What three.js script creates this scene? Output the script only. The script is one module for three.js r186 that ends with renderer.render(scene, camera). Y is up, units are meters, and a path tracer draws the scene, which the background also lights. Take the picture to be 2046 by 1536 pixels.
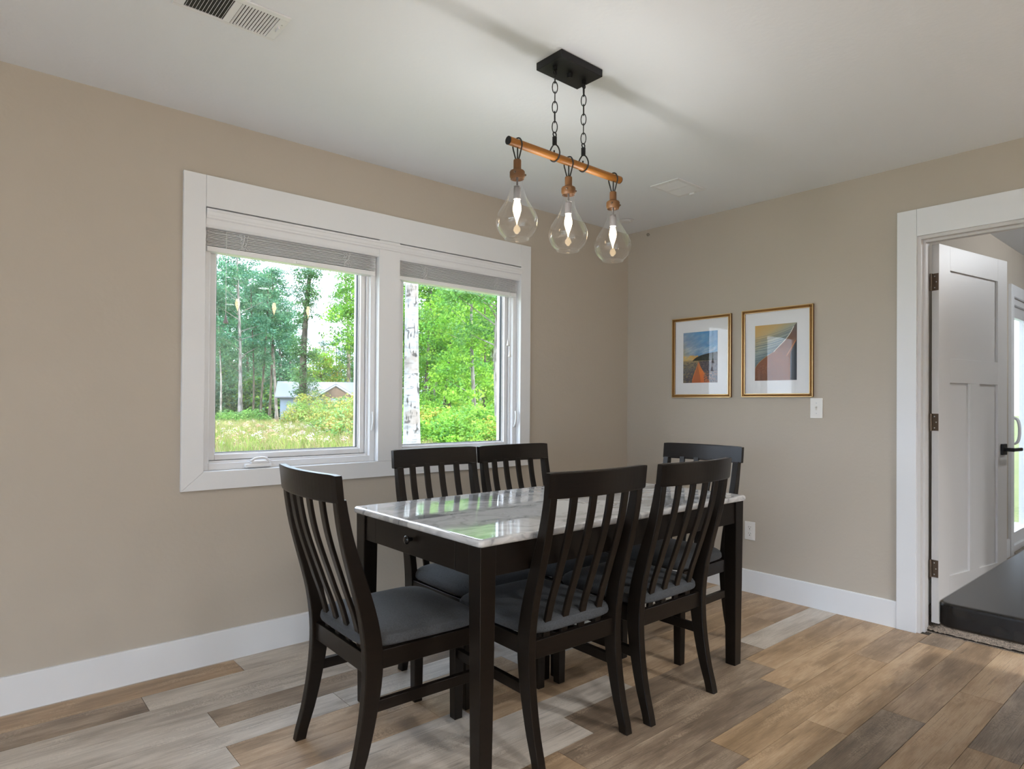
import * as THREE from 'three';
import { mergeGeometries } from 'three/addons/utils/BufferGeometryUtils.js';
import { RoundedBoxGeometry } from 'three/addons/geometries/RoundedBoxGeometry.js';

// ---------------------------------------------------------------- camera, sky, sun, exposure
const W = 2046, H = 1536, FOCAL = 1285.09, CY = 795.5;
const scene = new THREE.Scene();
const camera = new THREE.PerspectiveCamera(2 * Math.atan(H / 2 / FOCAL) * 180 / Math.PI, W / H, 0.05, 400);
const YAW = 0.71241, PITCH = 0.00749, ROLL = 0.00683;
camera.position.set(-3.7839, 1.17554, 3.06513);
{
  const fw = new THREE.Vector3(Math.cos(PITCH) * Math.sin(YAW), Math.sin(PITCH), -Math.cos(PITCH) * Math.cos(YAW));
  const r = new THREE.Vector3(Math.cos(YAW), 0, Math.sin(YAW)), u = new THREE.Vector3().crossVectors(r, fw);
  const r2 = r.clone().multiplyScalar(Math.cos(ROLL)).addScaledVector(u, Math.sin(ROLL));
  const u2 = u.clone().multiplyScalar(Math.cos(ROLL)).addScaledVector(r, -Math.sin(ROLL));
  camera.quaternion.setFromRotationMatrix(new THREE.Matrix4().makeBasis(r2, u2, fw.clone().negate()));
}
camera.setViewOffset(W, H, 0, H / 2 - CY, W, H);
camera.focus = 3.3;
camera.userData.fStop = 8;

const renderer = new THREE.WebGLRenderer({ antialias: true });
renderer.toneMapping = THREE.LinearToneMapping;
renderer.toneMappingExposure = 2.6;
renderer.shadowMap.enabled = true;

const SKY = 3.1, SUN = 2.1, FILL_CAN = 11.5, BEDROOM_FILL = 1.6, PENDANT = 0.1;  // the kitchen downlights and the bedroom lamp are added fill
const FILL_COLOR = [0.96, 0.99, 1.03], PENDANT_COLOR = [0.99, 0.99, 0.99];

// seeded random numbers and value noise
let seed = 12345;
const rnd = () => { seed = (seed + 0x6d2b79f5) | 0; let t = Math.imul(seed ^ (seed >>> 15), 1 | seed); t = (t + Math.imul(t ^ (t >>> 7), 61 | t)) ^ t; return ((t ^ (t >>> 14)) >>> 0) / 4294967296; };
const rr = (a, b) => a + (b - a) * rnd();
const HASH = new Float32Array(65536); for (let i = 0; i < 65536; i++) HASH[i] = rnd();
const hsh = (x, y) => HASH[((x * 73 + y * 1931) ^ (y * 37 + (x << 4))) & 65535];
// value noise that repeats every px, py cells
function vn(x, y, px, py) {
  const ix = Math.floor(x), iy = Math.floor(y), fx = x - ix, fy = y - iy, u = fx * fx * (3 - 2 * fx), v = fy * fy * (3 - 2 * fy);
  const m = (a, n) => ((a % n) + n) % n, x0 = m(ix, px), x1 = m(ix + 1, px), y0 = m(iy, py), y1 = m(iy + 1, py);
  const a = hsh(x0, y0), b = hsh(x1, y0), c = hsh(x0, y1), d = hsh(x1, y1);
  return (a + (b - a) * u) * (1 - v) + (c + (d - c) * u) * v;
}
function fbm(x, y, px, py, n) { let s = 0, a = 0.5, t = 0; for (let i = 0; i < n; i++) { s += a * vn(x + i * 17, y + i * 31, px, py); t += a; a *= 0.5; x *= 2; y *= 2; px *= 2; py *= 2; } return s / t; }
const clamp = (x, a, b) => Math.min(b, Math.max(a, x)), lerp = (a, b, t) => a + (b - a) * t, sstep = (a, b, x) => { const t = clamp((x - a) / (b - a), 0, 1); return t * t * (3 - 2 * t); };
const toS = (c) => Math.round(255 * (c <= 0.0031308 ? c * 12.92 : 1.055 * Math.pow(c, 1 / 2.4) - 0.055));
function dataTex(w, h, f, srgb = true) {   // f(u, v) -> linear [r, g, b] for colour maps, a plain 0..1 number for bump and roughness maps
  const d = new Uint8Array(w * h * 4);
  for (let y = 0; y < h; y++) for (let x = 0; x < w; x++) {
    const c = f((x + 0.5) / w, (y + 0.5) / h), o = (y * w + x) * 4;
    if (srgb) for (let k = 0; k < 3; k++) d[o + k] = toS(clamp(c[k], 0, 1)); else d[o] = d[o + 1] = d[o + 2] = Math.round(255 * clamp(c, 0, 1));
    d[o + 3] = 255;
  }
  const t = new THREE.DataTexture(d, w, h); t.wrapS = t.wrapT = THREE.RepeatWrapping; t.magFilter = THREE.LinearFilter; t.minFilter = THREE.LinearMipmapLinearFilter; t.generateMipmaps = true;
  if (srgb) t.colorSpace = THREE.SRGBColorSpace;
  t.needsUpdate = true; return t;
}
const rep = (t, a, b) => { const c = t.clone(); c.repeat.set(a, b); c.needsUpdate = true; return c; };

// pale summer sky with thin cloud, alike all round
{
  const w = 1024, h = 512, d = new Float32Array(w * h * 4);
  for (let y = 0; y < h; y++) for (let x = 0; x < w; x++) {
    const el = (y + 0.5) / h - 0.5, up = clamp(el * 2, 0, 1), u = (x + 0.5) / w;
    const c = sstep(0.42, 0.66, fbm(u * 14, (y / h) * 16, 14, 64, 5));
    const o = (y * w + x) * 4, base = [lerp(0.72, 0.42, up), lerp(0.88, 0.66, up), lerp(1.08, 1.05, up)], cl = [0.95, 1.02, 1.12];
    for (let k = 0; k < 3; k++) d[o + k] = lerp(base[k], cl[k], c * 0.75);
    d[o + 3] = 1;
  }
  const t = new THREE.DataTexture(d, w, h, THREE.RGBAFormat, THREE.FloatType); t.mapping = THREE.EquirectangularReflectionMapping; t.magFilter = THREE.LinearFilter; t.needsUpdate = true;
  scene.background = t; scene.backgroundIntensity = SKY;
}
const sun = new THREE.DirectionalLight(new THREE.Color().setRGB(1, 0.94, 0.82), SUN);
sun.position.set(14, 40, 30); sun.target.position.set(4, 0, -12); sun.castShadow = true; sun.shadow.radius = 1;
Object.assign(sun.shadow.camera, { left: -70, right: 70, top: 70, bottom: -70, near: 1, far: 200 }); sun.shadow.mapSize.set(4096, 4096);
sun.name = 'sun'; scene.add(sun, sun.target);

// ---------------------------------------------------------------- helpers
const lin = (a) => new THREE.Color().setRGB(a[0], a[1], a[2]);
const std = (c, roughness, o = {}) => new THREE.MeshStandardMaterial({ color: lin(c), roughness, ...o });
const phys = (c, roughness, o = {}) => new THREE.MeshPhysicalMaterial({ color: lin(c), roughness, ...o });
const taken = {};
const numbered = (n) => { const k = taken[n] = (taken[n] ?? -1) + 1; return k ? n + '_' + String(k).padStart(3, '0') : n; };
function uvm(g) {   // texture coordinates in metres, by the way each face points
  const p = g.attributes.position, n = g.attributes.normal, uv = new Float32Array(p.count * 2);
  for (let i = 0; i < p.count; i++) {
    const ax = Math.abs(n.getX(i)), ay = Math.abs(n.getY(i)), az = Math.abs(n.getZ(i)), x = p.getX(i), y = p.getY(i), z = p.getZ(i);
    if (ay >= ax && ay >= az) { uv[2 * i] = x; uv[2 * i + 1] = z; } else if (ax >= az) { uv[2 * i] = z; uv[2 * i + 1] = y; } else { uv[2 * i] = x; uv[2 * i + 1] = y; }
  }
  g.setAttribute('uv', new THREE.BufferAttribute(uv, 2)); return g;
}
const flat = (g) => { const a = g.index ? g.toNonIndexed() : g; for (const k of Object.keys(a.attributes)) if (!['position', 'normal', 'uv'].includes(k)) a.deleteAttribute(k); if (!a.attributes.uv) a.setAttribute('uv', new THREE.BufferAttribute(new Float32Array(a.attributes.position.count * 2), 2)); a.morphAttributes = {}; a.clearGroups(); return a; };
const merge = (gs) => gs.length === 1 ? gs[0] : mergeGeometries(gs.map(flat));
const bx = (x0, x1, y0, y1, z0, z1, r = 0) => {
  const w = x1 - x0, h = y1 - y0, d = z1 - z0, g = r > 0 ? new RoundedBoxGeometry(w, h, d, 2, Math.min(r, w / 2.01, h / 2.01, d / 2.01)) : new THREE.BoxGeometry(w, h, d);
  g.translate((x0 + x1) / 2, (y0 + y1) / 2, (z0 + z1) / 2); return uvm(g);
};
const cyl = (r0, r1, y0, y1, x = 0, z = 0, n = 20) => new THREE.CylinderGeometry(r1, r0, y1 - y0, n).translate(x, (y0 + y1) / 2, z);
const tube = (pts, r, seg = 24, n = 8, closed = false) => new THREE.TubeGeometry(new THREE.CatmullRomCurve3(pts.map((p) => new THREE.Vector3(...p)), closed), seg, r, n, closed);
const lathe = (pts, n = 40) => new THREE.LatheGeometry(pts.map((p) => new THREE.Vector2(p[0], p[1])), n);
function part(name, g, m, parent) { const o = new THREE.Mesh(Array.isArray(g) ? merge(g) : g, m); o.name = name; o.castShadow = o.receiveShadow = true; parent.add(o); return o; }
function tag(o, label, category, group) { o.userData.label = label; o.userData.category = category; if (group) o.userData.group = group; return o; }
function thing(name, label, category, pos = [0, 0, 0], turn = 0, group) { const o = new THREE.Group(); o.name = numbered(name); o.position.set(...pos); o.rotation.y = turn; scene.add(o); return tag(o, label, category, group); }
function struct(name, g, m, label, category) { const o = part(name, g, m, scene); o.userData.kind = 'structure'; return tag(o, label, category); }
function structGroup(name, label, category) { const o = new THREE.Group(); o.name = name; scene.add(o); o.userData.kind = 'structure'; return tag(o, label, category); }
function copy(o, label) { const c = o.clone(); c.name = numbered(o.name.replace(/_\d{3}$/, '')); c.userData = { ...o.userData }; if (label) c.userData.label = label; scene.add(c); return c; }
const extr = (pts, depth, bevel = 0, holes = []) => {
  const s = new THREE.Shape(pts.map((p) => new THREE.Vector2(p[0], p[1])));
  for (const h of holes) s.holes.push(new THREE.Path(h.map((p) => new THREE.Vector2(p[0], p[1]))));
  return new THREE.ExtrudeGeometry(s, bevel ? { depth: depth - 2 * bevel, bevelEnabled: true, bevelThickness: bevel, bevelSize: bevel, bevelOffset: -bevel, bevelSegments: 2, steps: 1 } : { depth, bevelEnabled: false, steps: 1 }).translate(0, 0, bevel);
};

// ---------------------------------------------------------------- materials
const wallBump = dataTex(512, 512, (u, v) => 0.6 * fbm(u * 90, v * 90, 90, 90, 2) + 0.4 * fbm(u * 30, v * 30, 30, 30, 3), false);
const M = {};
M.wall = std([0.47, 0.415, 0.345], 0.75, { bumpMap: wallBump, bumpScale: 0.0006 });
M.ceiling = std([0.765, 0.79, 0.82], 0.9, { bumpMap: wallBump, bumpScale: 0.0006 });
M.trim = phys([0.74, 0.745, 0.755], 0.38);
M.vinyl = phys([0.74, 0.735, 0.74], 0.35);
M.doorPaint = phys([0.62, 0.60, 0.585], 0.42, { bumpMap: wallBump, bumpScale: 0.0002 });
M.jamb = phys([0.62, 0.60, 0.585], 0.42);
M.outerWall = std([0.5, 0.52, 0.53], 0.85);
M.black = std([0.012, 0.012, 0.013], 0.45, { metalness: 0.4 });
M.blackPlain = std([0.008, 0.008, 0.008], 0.6);
M.plastic = phys([0.76, 0.735, 0.70], 0.35);
M.slot = std([0.03, 0.028, 0.026], 0.7);
M.glass = phys([1, 1, 1], 0.0, { transmission: 1, thickness: 0, ior: 1.5 });
M.shade = phys([1, 1, 1], 0.0, { transmission: 1, thickness: 0, ior: 1.5 });
M.metal = std([0.55, 0.55, 0.56], 0.35, { metalness: 1 });
M.bronze = std([0.16, 0.12, 0.09], 0.42, { metalness: 0.85 });

// vinyl planks: four tones of one print, 2.44 m long and 0.61 m wide
const toneSet = [
  { lo: [0.34, 0.285, 0.23], mid: [0.48, 0.415, 0.345], hi: [0.60, 0.53, 0.45] },
  { lo: [0.285, 0.182, 0.096], mid: [0.415, 0.272, 0.152], hi: [0.52, 0.37, 0.228] },
  { lo: [0.23, 0.15, 0.086], mid: [0.36, 0.24, 0.142], hi: [0.48, 0.34, 0.215] },
  { lo: [0.15, 0.106, 0.071], mid: [0.24, 0.173, 0.118], hi: [0.40, 0.30, 0.21] },
];
const plankMats0 = {};
const plankMats = toneSet.map((t, i) => {
  const map = dataTex(2048, 1024, (u, v) => {
    const o = i * 7.3, cloud = fbm(u * 9 + o, v * 6, 9, 6, 4), soft = fbm(u * 14, v * 30 + o, 14, 30, 3), fibre = fbm(u * 70 + o, v * 420, 70, 420, 2), speck = vn(u * 640, v * 200 + o, 640, 200);
    const patch = sstep(0.57, 0.68, fbm(u * 13 + 3 * o, v * 13, 13, 13, 4)), saw = patch * (0.35 + 0.65 * vn(u * 760, v * 34 + o, 760, 34)) * sstep(0.35, 0.6, speck);
    const k = clamp(0.5 + (cloud - 0.5) * 1.5 + (soft - 0.5) * 0.75 + (fibre - 0.5) * 0.55 + (speck - 0.5) * 0.12, 0, 1);
    const dark = sstep(0.66, 0.76, fbm(u * 11 + o, v * 9 + 4, 11, 9, 4)) * 0.4, line = sstep(0.73, 0.80, fbm(u * 12 + o, v * 230, 12, 230, 2)) * 0.3;
    const c = [0, 1, 2].map((n) => k < 0.5 ? lerp(t.lo[n], t.mid[n], k * 2) : lerp(t.mid[n], t.hi[n], k * 2 - 1));
    return c.map((x, n) => lerp(lerp(x, t.hi[n] * 1.1, saw * 0.55), t.lo[n] * 0.8, dark) * (1 - line));
  });
  const bump = plankMats0.bump ??= dataTex(1024, 256, (u, v) => 0.6 * fbm(u * 12, v * 130, 12, 130, 3) + 0.4 * fbm(u * 40, v * 40, 40, 40, 2), false);
  return phys([1, 1, 1], 0.42, { map, bumpMap: bump, bumpScale: 0.0004 });
});
// ---------------------------------------------------------------- room shell
const CEIL = 2.44, X0 = -8.2, Z1 = 6.2, WT = 0.16;
const WIN = { x0: -2.954, m0: -2.088, m1: -1.962, x1: -1.084, y0: 0.862, y1: 2.04 };
const hole = { x0: WIN.x0 - 0.03, x1: WIN.x1 + 0.03, y0: WIN.y0 - 0.03, y1: WIN.y1 + 0.03 };
struct('wall_left', [bx(X0 - WT, hole.x0, 0, CEIL, -WT, 0), bx(hole.x1, 0.12, 0, CEIL, -WT, 0), bx(hole.x0, hole.x1, 0, hole.y0, -WT, 0), bx(hole.x0, hole.x1, hole.y1, CEIL, -WT, 0)], M.wall, 'beige painted wall with the double window', 'wall');
const DO = { z0: 1.90, z1: 2.775, y: 2.065 };
struct('wall_right', [bx(0, 0.12, 0, CEIL, 0, DO.z0), bx(0, 0.12, 0, CEIL, DO.z1, Z1), bx(0, 0.12, DO.y, CEIL, DO.z0, DO.z1)], M.wall, 'beige painted wall with two framed pictures and the doorway', 'wall');
struct('wall_back', bx(X0 - WT, 0.12, 0, CEIL, Z1, Z1 + WT), M.wall, 'beige painted kitchen wall behind the camera', 'wall');
const PD = { z0: 1.6, z1: 5.9, y: 2.3 };
struct('wall_far', [bx(X0 - WT, X0, 0, CEIL, 0, PD.z0), bx(X0 - WT, X0, 0, CEIL, PD.z1, Z1), bx(X0 - WT, X0, PD.y, CEIL, PD.z0, PD.z1)], M.wall, 'beige painted wall with the added patio door, left of the camera', 'wall');
struct('ceiling', bx(X0 - WT, 0.12, CEIL, CEIL + 0.2, -WT, Z1 + WT), M.ceiling, 'flat white painted dining room ceiling', 'ceiling');
// bedroom beyond the doorway
const BZ = 1.79, BX1 = 5.6, BZ1 = 5.4, SL = { x0: 2.56, x1: 4.4, y: 2.05 };
struct('wall_bedroom', [bx(0.12, SL.x0, 0, CEIL, BZ - WT, BZ), bx(SL.x1, BX1 + WT, 0, CEIL, BZ - WT, BZ), bx(SL.x0, SL.x1, SL.y, CEIL, BZ - WT, BZ)], M.wall, 'beige bedroom wall with a sliding glass door beyond the doorway', 'wall');
struct('wall_bedroom_end', bx(BX1, BX1 + WT, 0, CEIL, BZ, BZ1), M.wall, 'beige end wall of the bedroom', 'wall');
struct('wall_bedroom_back', bx(0.12, BX1 + WT, 0, CEIL, BZ1, BZ1 + WT), M.wall, 'beige back wall of the bedroom', 'wall');
struct('ceiling_bedroom', bx(0.12, BX1 + WT, CEIL, CEIL + 0.2, BZ - WT, BZ1 + WT), M.ceiling, 'white ceiling of the room beyond the doorway', 'ceiling');

// floor: a slab with one mesh for each plank
const floor = struct('floor', bx(X0 - WT, 0.06, -0.2, -0.0032, -WT, Z1 + WT), std([0.05, 0.04, 0.03], 0.9), 'wood-look vinyl plank floor in tan, brown and grey', 'floor');
{
  const PW = 0.1492, PL = 1.22, OFF = 0.0245, gap = 0.0009;
  // end joints read off the photograph for the rows near the camera: row -> x of one joint
  const joint = { 0: -2.82, 1: -3.218, 2: -2.45, 3: -3.055, 4: -2.62, 9: -2.05, 10: -2.234, 11: -1.16, 12: -1.778, 13: -0.148, 14: -1.055, 15: -0.645, 16: -1.133 };
  const tones = { '0:-1': 1, '0:0': 0, '1:-1': 3, '1:0': 0, '2:-1': 0, '2:0': 0, '3:-1': 0, '3:0': 3, '4:-1': 0, '4:0': 0, '9:-1': 0, '10:-1': 2, '10:0': 3, '10:1': 1, '11:-1': 3, '11:0': 1, '12:-1': 3, '12:0': 1, '13:-1': 1, '13:0': 3, '14:-1': 3, '14:0': 2, '15:-1': 1, '15:0': 1, '16:-1': 1, '16:0': 3, '5:-1': 0, '5:0': 0, '6:0': 2, '7:0': 1, '8:0': 2, '9:0': 3 };
  for (let r = -1; r < 42; r++) {
    const z0 = Math.max(0.0, OFF + r * PW), z1 = Math.min(Z1, OFF + (r + 1) * PW); if (z1 - z0 < 0.01) continue;
    const j = joint[r] ?? -rr(0.2, 1.42);
    for (let k = -8; k <= 2; k++) {
      const xe = r > 12.6 && r < 18.4 ? 0.055 : 0, a = Math.max(X0, j + k * PL), b = Math.min(xe, j + (k + 1) * PL); if (b - a < 0.02) continue;
      const g = new THREE.BoxGeometry(b - a - 2 * gap, 0.003, z1 - z0 - 2 * gap).translate((a + b) / 2, -0.0015, (z0 + z1) / 2);
      const p = g.attributes.position, uv = new Float32Array(p.count * 2), u0 = rnd(), v0 = Math.floor(rnd() * 4) * 0.25;
      for (let i = 0; i < p.count; i++) { uv[2 * i] = u0 + (p.getX(i) - a) / 2.44; uv[2 * i + 1] = v0 + (p.getZ(i) - z0) / 0.61; }
      g.setAttribute('uv', new THREE.BufferAttribute(uv, 2));
      const t = tones[r + ':' + k] ?? ((a + b) / 2 < -2.1 && z0 < 1.5 ? [0, 0, 0, 0, 2, 0, 3, 0] : [0, 0, 1, 1, 2, 2, 3, 3])[Math.floor(rnd() * 8)];
      part('plank', g, plankMats[t], floor);
    }
  }
}
// baseboards
const bb = (pts, x, y, z, len, turn) => { const g = extr([[0, 0], [0.015, 0], [0.015, 0.137], [0.012, 0.14], [0, 0.14]], len); g.rotateY(turn); g.translate(x, y, z); return uvm(g); };
struct('baseboard_left', bb(0, 0, 0, 0, -X0, -Math.PI / 2).rotateY(0), M.trim, 'white baseboard along the window wall', 'baseboard');
struct('baseboard_right', extr([[0, 0], [-0.015, 0], [-0.015, 0.137], [-0.012, 0.14], [0, 0.14]], 1.82 - 0.016).translate(0, 0, 0.016), M.trim, 'white baseboard under the framed pictures', 'baseboard');
struct('baseboard_bedroom', bx(0.12, SL.x0 - 0.1, 0.0, 0.14, BZ, BZ + 0.015), M.trim, 'white baseboard in the bedroom beyond the doorway', 'baseboard');

// window casing
const t1 = structGroup('trim_1', 'wide flat white casing boards around the double window', 'window trim');
const C = { x0: -3.045, x1: -1.0, y0: 0.78, y1: 2.18 };
const flatBoard = (pts) => uvm(extr(pts, 0.02, 0.0015));
part('side_casing', flatBoard([[C.x0, C.y0], [WIN.x0, WIN.y0], [WIN.x0, C.y1], [C.x0, C.y1]]), M.trim, t1);
part('side_casing', flatBoard([[C.x1, C.y0], [C.x1, C.y1], [WIN.x1, C.y1], [WIN.x1, WIN.y0]]), M.trim, t1);
part('head_casing', flatBoard([[WIN.x0 + 0.0008, WIN.y1], [WIN.x1 - 0.0008, WIN.y1], [WIN.x1 - 0.0008, C.y1], [WIN.x0 + 0.0008, C.y1]]), M.trim, t1);
part('bottom_casing', flatBoard([[C.x0 + 0.001, C.y0], [C.x1 - 0.001, C.y0], [WIN.x1, WIN.y0 - 0.001], [WIN.x0, WIN.y0 - 0.001]]), M.trim, t1);
part('mullion_board', bx(WIN.m0, WIN.m1, WIN.y0, WIN.y1, -0.15, 0.016, 0.0015), M.trim, t1);
part('jamb_board', [bx(WIN.x0 - 0.028, WIN.x0, WIN.y0, WIN.y1, -0.15, -0.0005), bx(WIN.x1, WIN.x1 + 0.028, WIN.y0, WIN.y1, -0.15, -0.0005), bx(WIN.x0 - 0.028, WIN.x1 + 0.028, WIN.y1, WIN.y1 + 0.028, -0.15, -0.0005), bx(WIN.x0 - 0.028, WIN.x1 + 0.028, WIN.y0 - 0.028, WIN.y0, -0.15, -0.0005)], M.trim, t1);

function frameRing(x0, x1, y0, y1, w, z0, z1, r) { return [bx(x0, x0 + w, y0, y1, z0, z1, r), bx(x1 - w, x1, y0, y1, z0, z1, r), bx(x0 + w, x1 - w, y0, y0 + w, z0, z1, r), bx(x0 + w, x1 - w, y1 - w, y1, z0, z1, r)]; }
function casement(name, x0, x1, label, crankX, lockX) {
  const w = structGroup(name, label, 'window');
  part('frame', [...frameRing(x0, x1, WIN.y0, WIN.y1, 0.03, -0.145, -0.022, 0.002), ...frameRing(x0 + 0.028, x1 - 0.028, WIN.y0 + 0.028, WIN.y1 - 0.028, 0.012, -0.145, -0.045, 0.002)], M.vinyl, w);
  const s = part('sash', [...frameRing(x0 + 0.042, x1 - 0.042, WIN.y0 + 0.042, WIN.y1 - 0.042, 0.026, -0.135, -0.06, 0.003), ...frameRing(x0 + 0.066, x1 - 0.066, WIN.y0 + 0.066, WIN.y1 - 0.066, 0.008, -0.12, -0.076, 0.001)], M.vinyl, w);
  part('gasket', frameRing(x0 + 0.0735, x1 - 0.0735, WIN.y0 + 0.0735, WIN.y1 - 0.0735, 0.003, -0.099, -0.081, 0), M.blackPlain, s);
  part('glass_pane', bx(x0 + 0.075, x1 - 0.075, WIN.y0 + 0.075, WIN.y1 - 0.075, -0.0905, -0.09), M.glass, s);
  // folding crank on the bottom of the frame
  const c = part('crank', [bx(crankX - 0.062, crankX + 0.062, WIN.y0 + 0.004, WIN.y0 + 0.022, -0.03, -0.004, 0.006), bx(crankX - 0.035, crankX + 0.055, WIN.y0 + 0.018, WIN.y0 + 0.036, -0.028, -0.008, 0.008)], M.vinyl, w);
  part('crank_handle', tube([[crankX - 0.035, WIN.y0 + 0.034, -0.012], [crankX - 0.01, WIN.y0 + 0.046, -0.008], [crankX + 0.03, WIN.y0 + 0.046, -0.008], [crankX + 0.055, WIN.y0 + 0.03, -0.01]], 0.006, 20, 8), M.vinyl, c);
  // latch lever on the side of the frame
  const l = part('latch', bx(lockX - 0.006, lockX + 0.006, 1.02, 1.11, -0.05, -0.024, 0.004), M.vinyl, w);
  part('latch_lever', tube([[lockX, 1.025, -0.022], [lockX - 0.002, 1.05, -0.006], [lockX - 0.003, 1.09, 0.002], [lockX - 0.002, 1.125, -0.004]], 0.0065, 18, 8), M.vinyl, l);
  return w;
}
casement('window_1', WIN.x0, WIN.m0, 'left white casement window looking onto the meadow and the house', -2.705, -2.106);
casement('window_2', WIN.m1, WIN.x1, 'right white casement window looking onto the birch trunk', -1.36, -1.1);

// door casing, jamb and the open door
const DZ = { a: 1.82, b: 1.912, c: 2.757, d: 2.849, y0: 2.056, y1: 2.197 };
const t2 = structGroup('trim_2', 'flat white casing boards around the doorway', 'door trim');
part('side_casing', bx(-0.02, 0, 0, DZ.y1, DZ.a, DZ.b, 0.0015), M.trim, t2);
part('side_casing', bx(-0.02, 0, 0, DZ.y1, DZ.c, DZ.d, 0.0015), M.trim, t2);
part('head_casing', bx(-0.02, 0, DZ.y0, DZ.y1, DZ.b + 0.001, DZ.c - 0.001, 0.0015), M.trim, t2);
part('door_jamb', [bx(-0.004, 0.124, 0, 2.06, 1.90, 1.928, 0.001), bx(-0.004, 0.124, 0, 2.06, 2.747, 2.775, 0.001), bx(-0.004, 0.124, 2.04, 2.066, 1.928, 2.747, 0.001)], M.jamb, t2);
part('door_stop', [bx(0.03, 0.068, 0, 2.04, 1.926, 1.939, 0.001), bx(0.03, 0.068, 0, 2.04, 2.736, 2.748, 0.001), bx(0.03, 0.068, 2.027, 2.041, 1.939, 2.736, 0.001)], M.jamb, t2);
part('far_casing', [bx(0.12, 0.14, 0, DZ.y1, BZ + 0.03, 1.907, 0.001), bx(0.12, 0.14, 0, DZ.y1, DZ.c, DZ.d, 0.001), bx(0.12, 0.14, DZ.y0, DZ.y1, 1.907, DZ.c, 0.001)], M.trim, t2);

{
  const d = new THREE.Group(); d.name = 'door_1'; d.userData.kind = 'structure'; tag(d, 'open white three-panel interior door swung into the bedroom', 'door'); scene.add(d);
  d.position.set(0.118, 0, 1.975); d.rotation.y = -0.165;                 // local x runs along the leaf, z = 0 is the face towards the dining room
  const L = 0.79, T = 0.035, y0 = 0.035, y1 = 2.03, st = 0.118, B = (x0, x1, a, b, z0 = -T, z1 = 0) => bx(x0, x1, a, b, z0, z1, 0.001);
  part('stile', B(0, st, y0, y1), M.doorPaint, d); part('stile', B(L - st, L, y0, y1), M.doorPaint, d);
  part('top_rail', B(st, L - st, 1.90, y1), M.doorPaint, d); part('lock_rail', B(st, L - st, 1.30, 1.43), M.doorPaint, d); part('bottom_rail', B(st, L - st, y0, 0.27), M.doorPaint, d);
  part('muntin', B(L / 2 - 0.055, L / 2 + 0.055, 0.27, 1.30), M.doorPaint, d);
  for (const [a, b, c, e] of [[st, L - st, 1.43, 1.90], [st, L / 2 - 0.055, 0.27, 1.30], [L / 2 + 0.055, L - st, 0.27, 1.30]]) part('panel', bx(a, b, c, e, -T + 0.011, -0.011), M.doorPaint, d);
  for (const y of [0.32, 1.09, 1.83]) {
    const h = part('hinge', [bx(-0.0025, 0.0, y - 0.045, y + 0.045, -0.034, -0.001), cyl(0.0065, 0.0065, y - 0.046, y + 0.046, -0.006, -0.036, 12)], M.bronze, d);
    part('screw', [-0.03, 0, 0.03].map((k, i) => new THREE.SphereGeometry(0.0035, 8, 6).scale(0.4, 1, 1).translate(-0.003, y + k, i === 1 ? -0.012 : -0.02)), M.metal, h);
  }
  const hx = L - 0.055, hy = 0.925, h = part('handle', [bx(hx - 0.03, hx + 0.03, hy - 0.032, hy + 0.032, 0, 0.012, 0.003), cyl(0.011, 0.011, 0, 0.05, 0, 0, 14).rotateX(Math.PI / 2).translate(hx, hy, 0.008)], M.black, d);
  part('handle_lever', bx(hx - 0.012, hx + 0.112, hy - 0.01, hy + 0.01, 0.045, 0.06, 0.006), M.black, h);
}
// bedroom carpet: looped pile, rough at the doorway
{
  const g = new THREE.PlaneGeometry(1.6, 1.5, 420, 400).rotateX(-Math.PI / 2), p = g.attributes.position;
  for (let i = 0; i < p.count; i++) { const x = p.getX(i) + 3, z = p.getZ(i) + 3; p.setY(i, 0.004 + 0.007 * vn(x * 190, z * 190, 997, 991) + 0.004 * vn(x * 60, z * 60, 400, 400)); }
  g.computeVertexNormals(); g.translate(0.86, 0.0, 2.55);
  const speck = dataTex(512, 512, (u, v) => { const a = hsh(Math.floor(u * 170), Math.floor(v * 170)), b = fbm(u * 60, v * 60, 60, 60, 2); const k = clamp(a * 0.8 + b * 0.5 - 0.2, 0, 1); return [lerp(0.09, 0.42, k), lerp(0.075, 0.34, k), lerp(0.062, 0.27, k)]; });
  const m = std([1, 1, 1], 0.95, { map: rep(speck, 1.4, 1.4) });
  const c = struct('floor_bedroom', bx(0.06, BX1 + WT, -0.2, 0.002, BZ - WT, BZ1 + WT), m, 'speckled brown and grey loop carpet beyond the doorway', 'carpet');
  part('carpet_pile', uvm(g), m, c).userData.kind = 'stuff';
}
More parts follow.
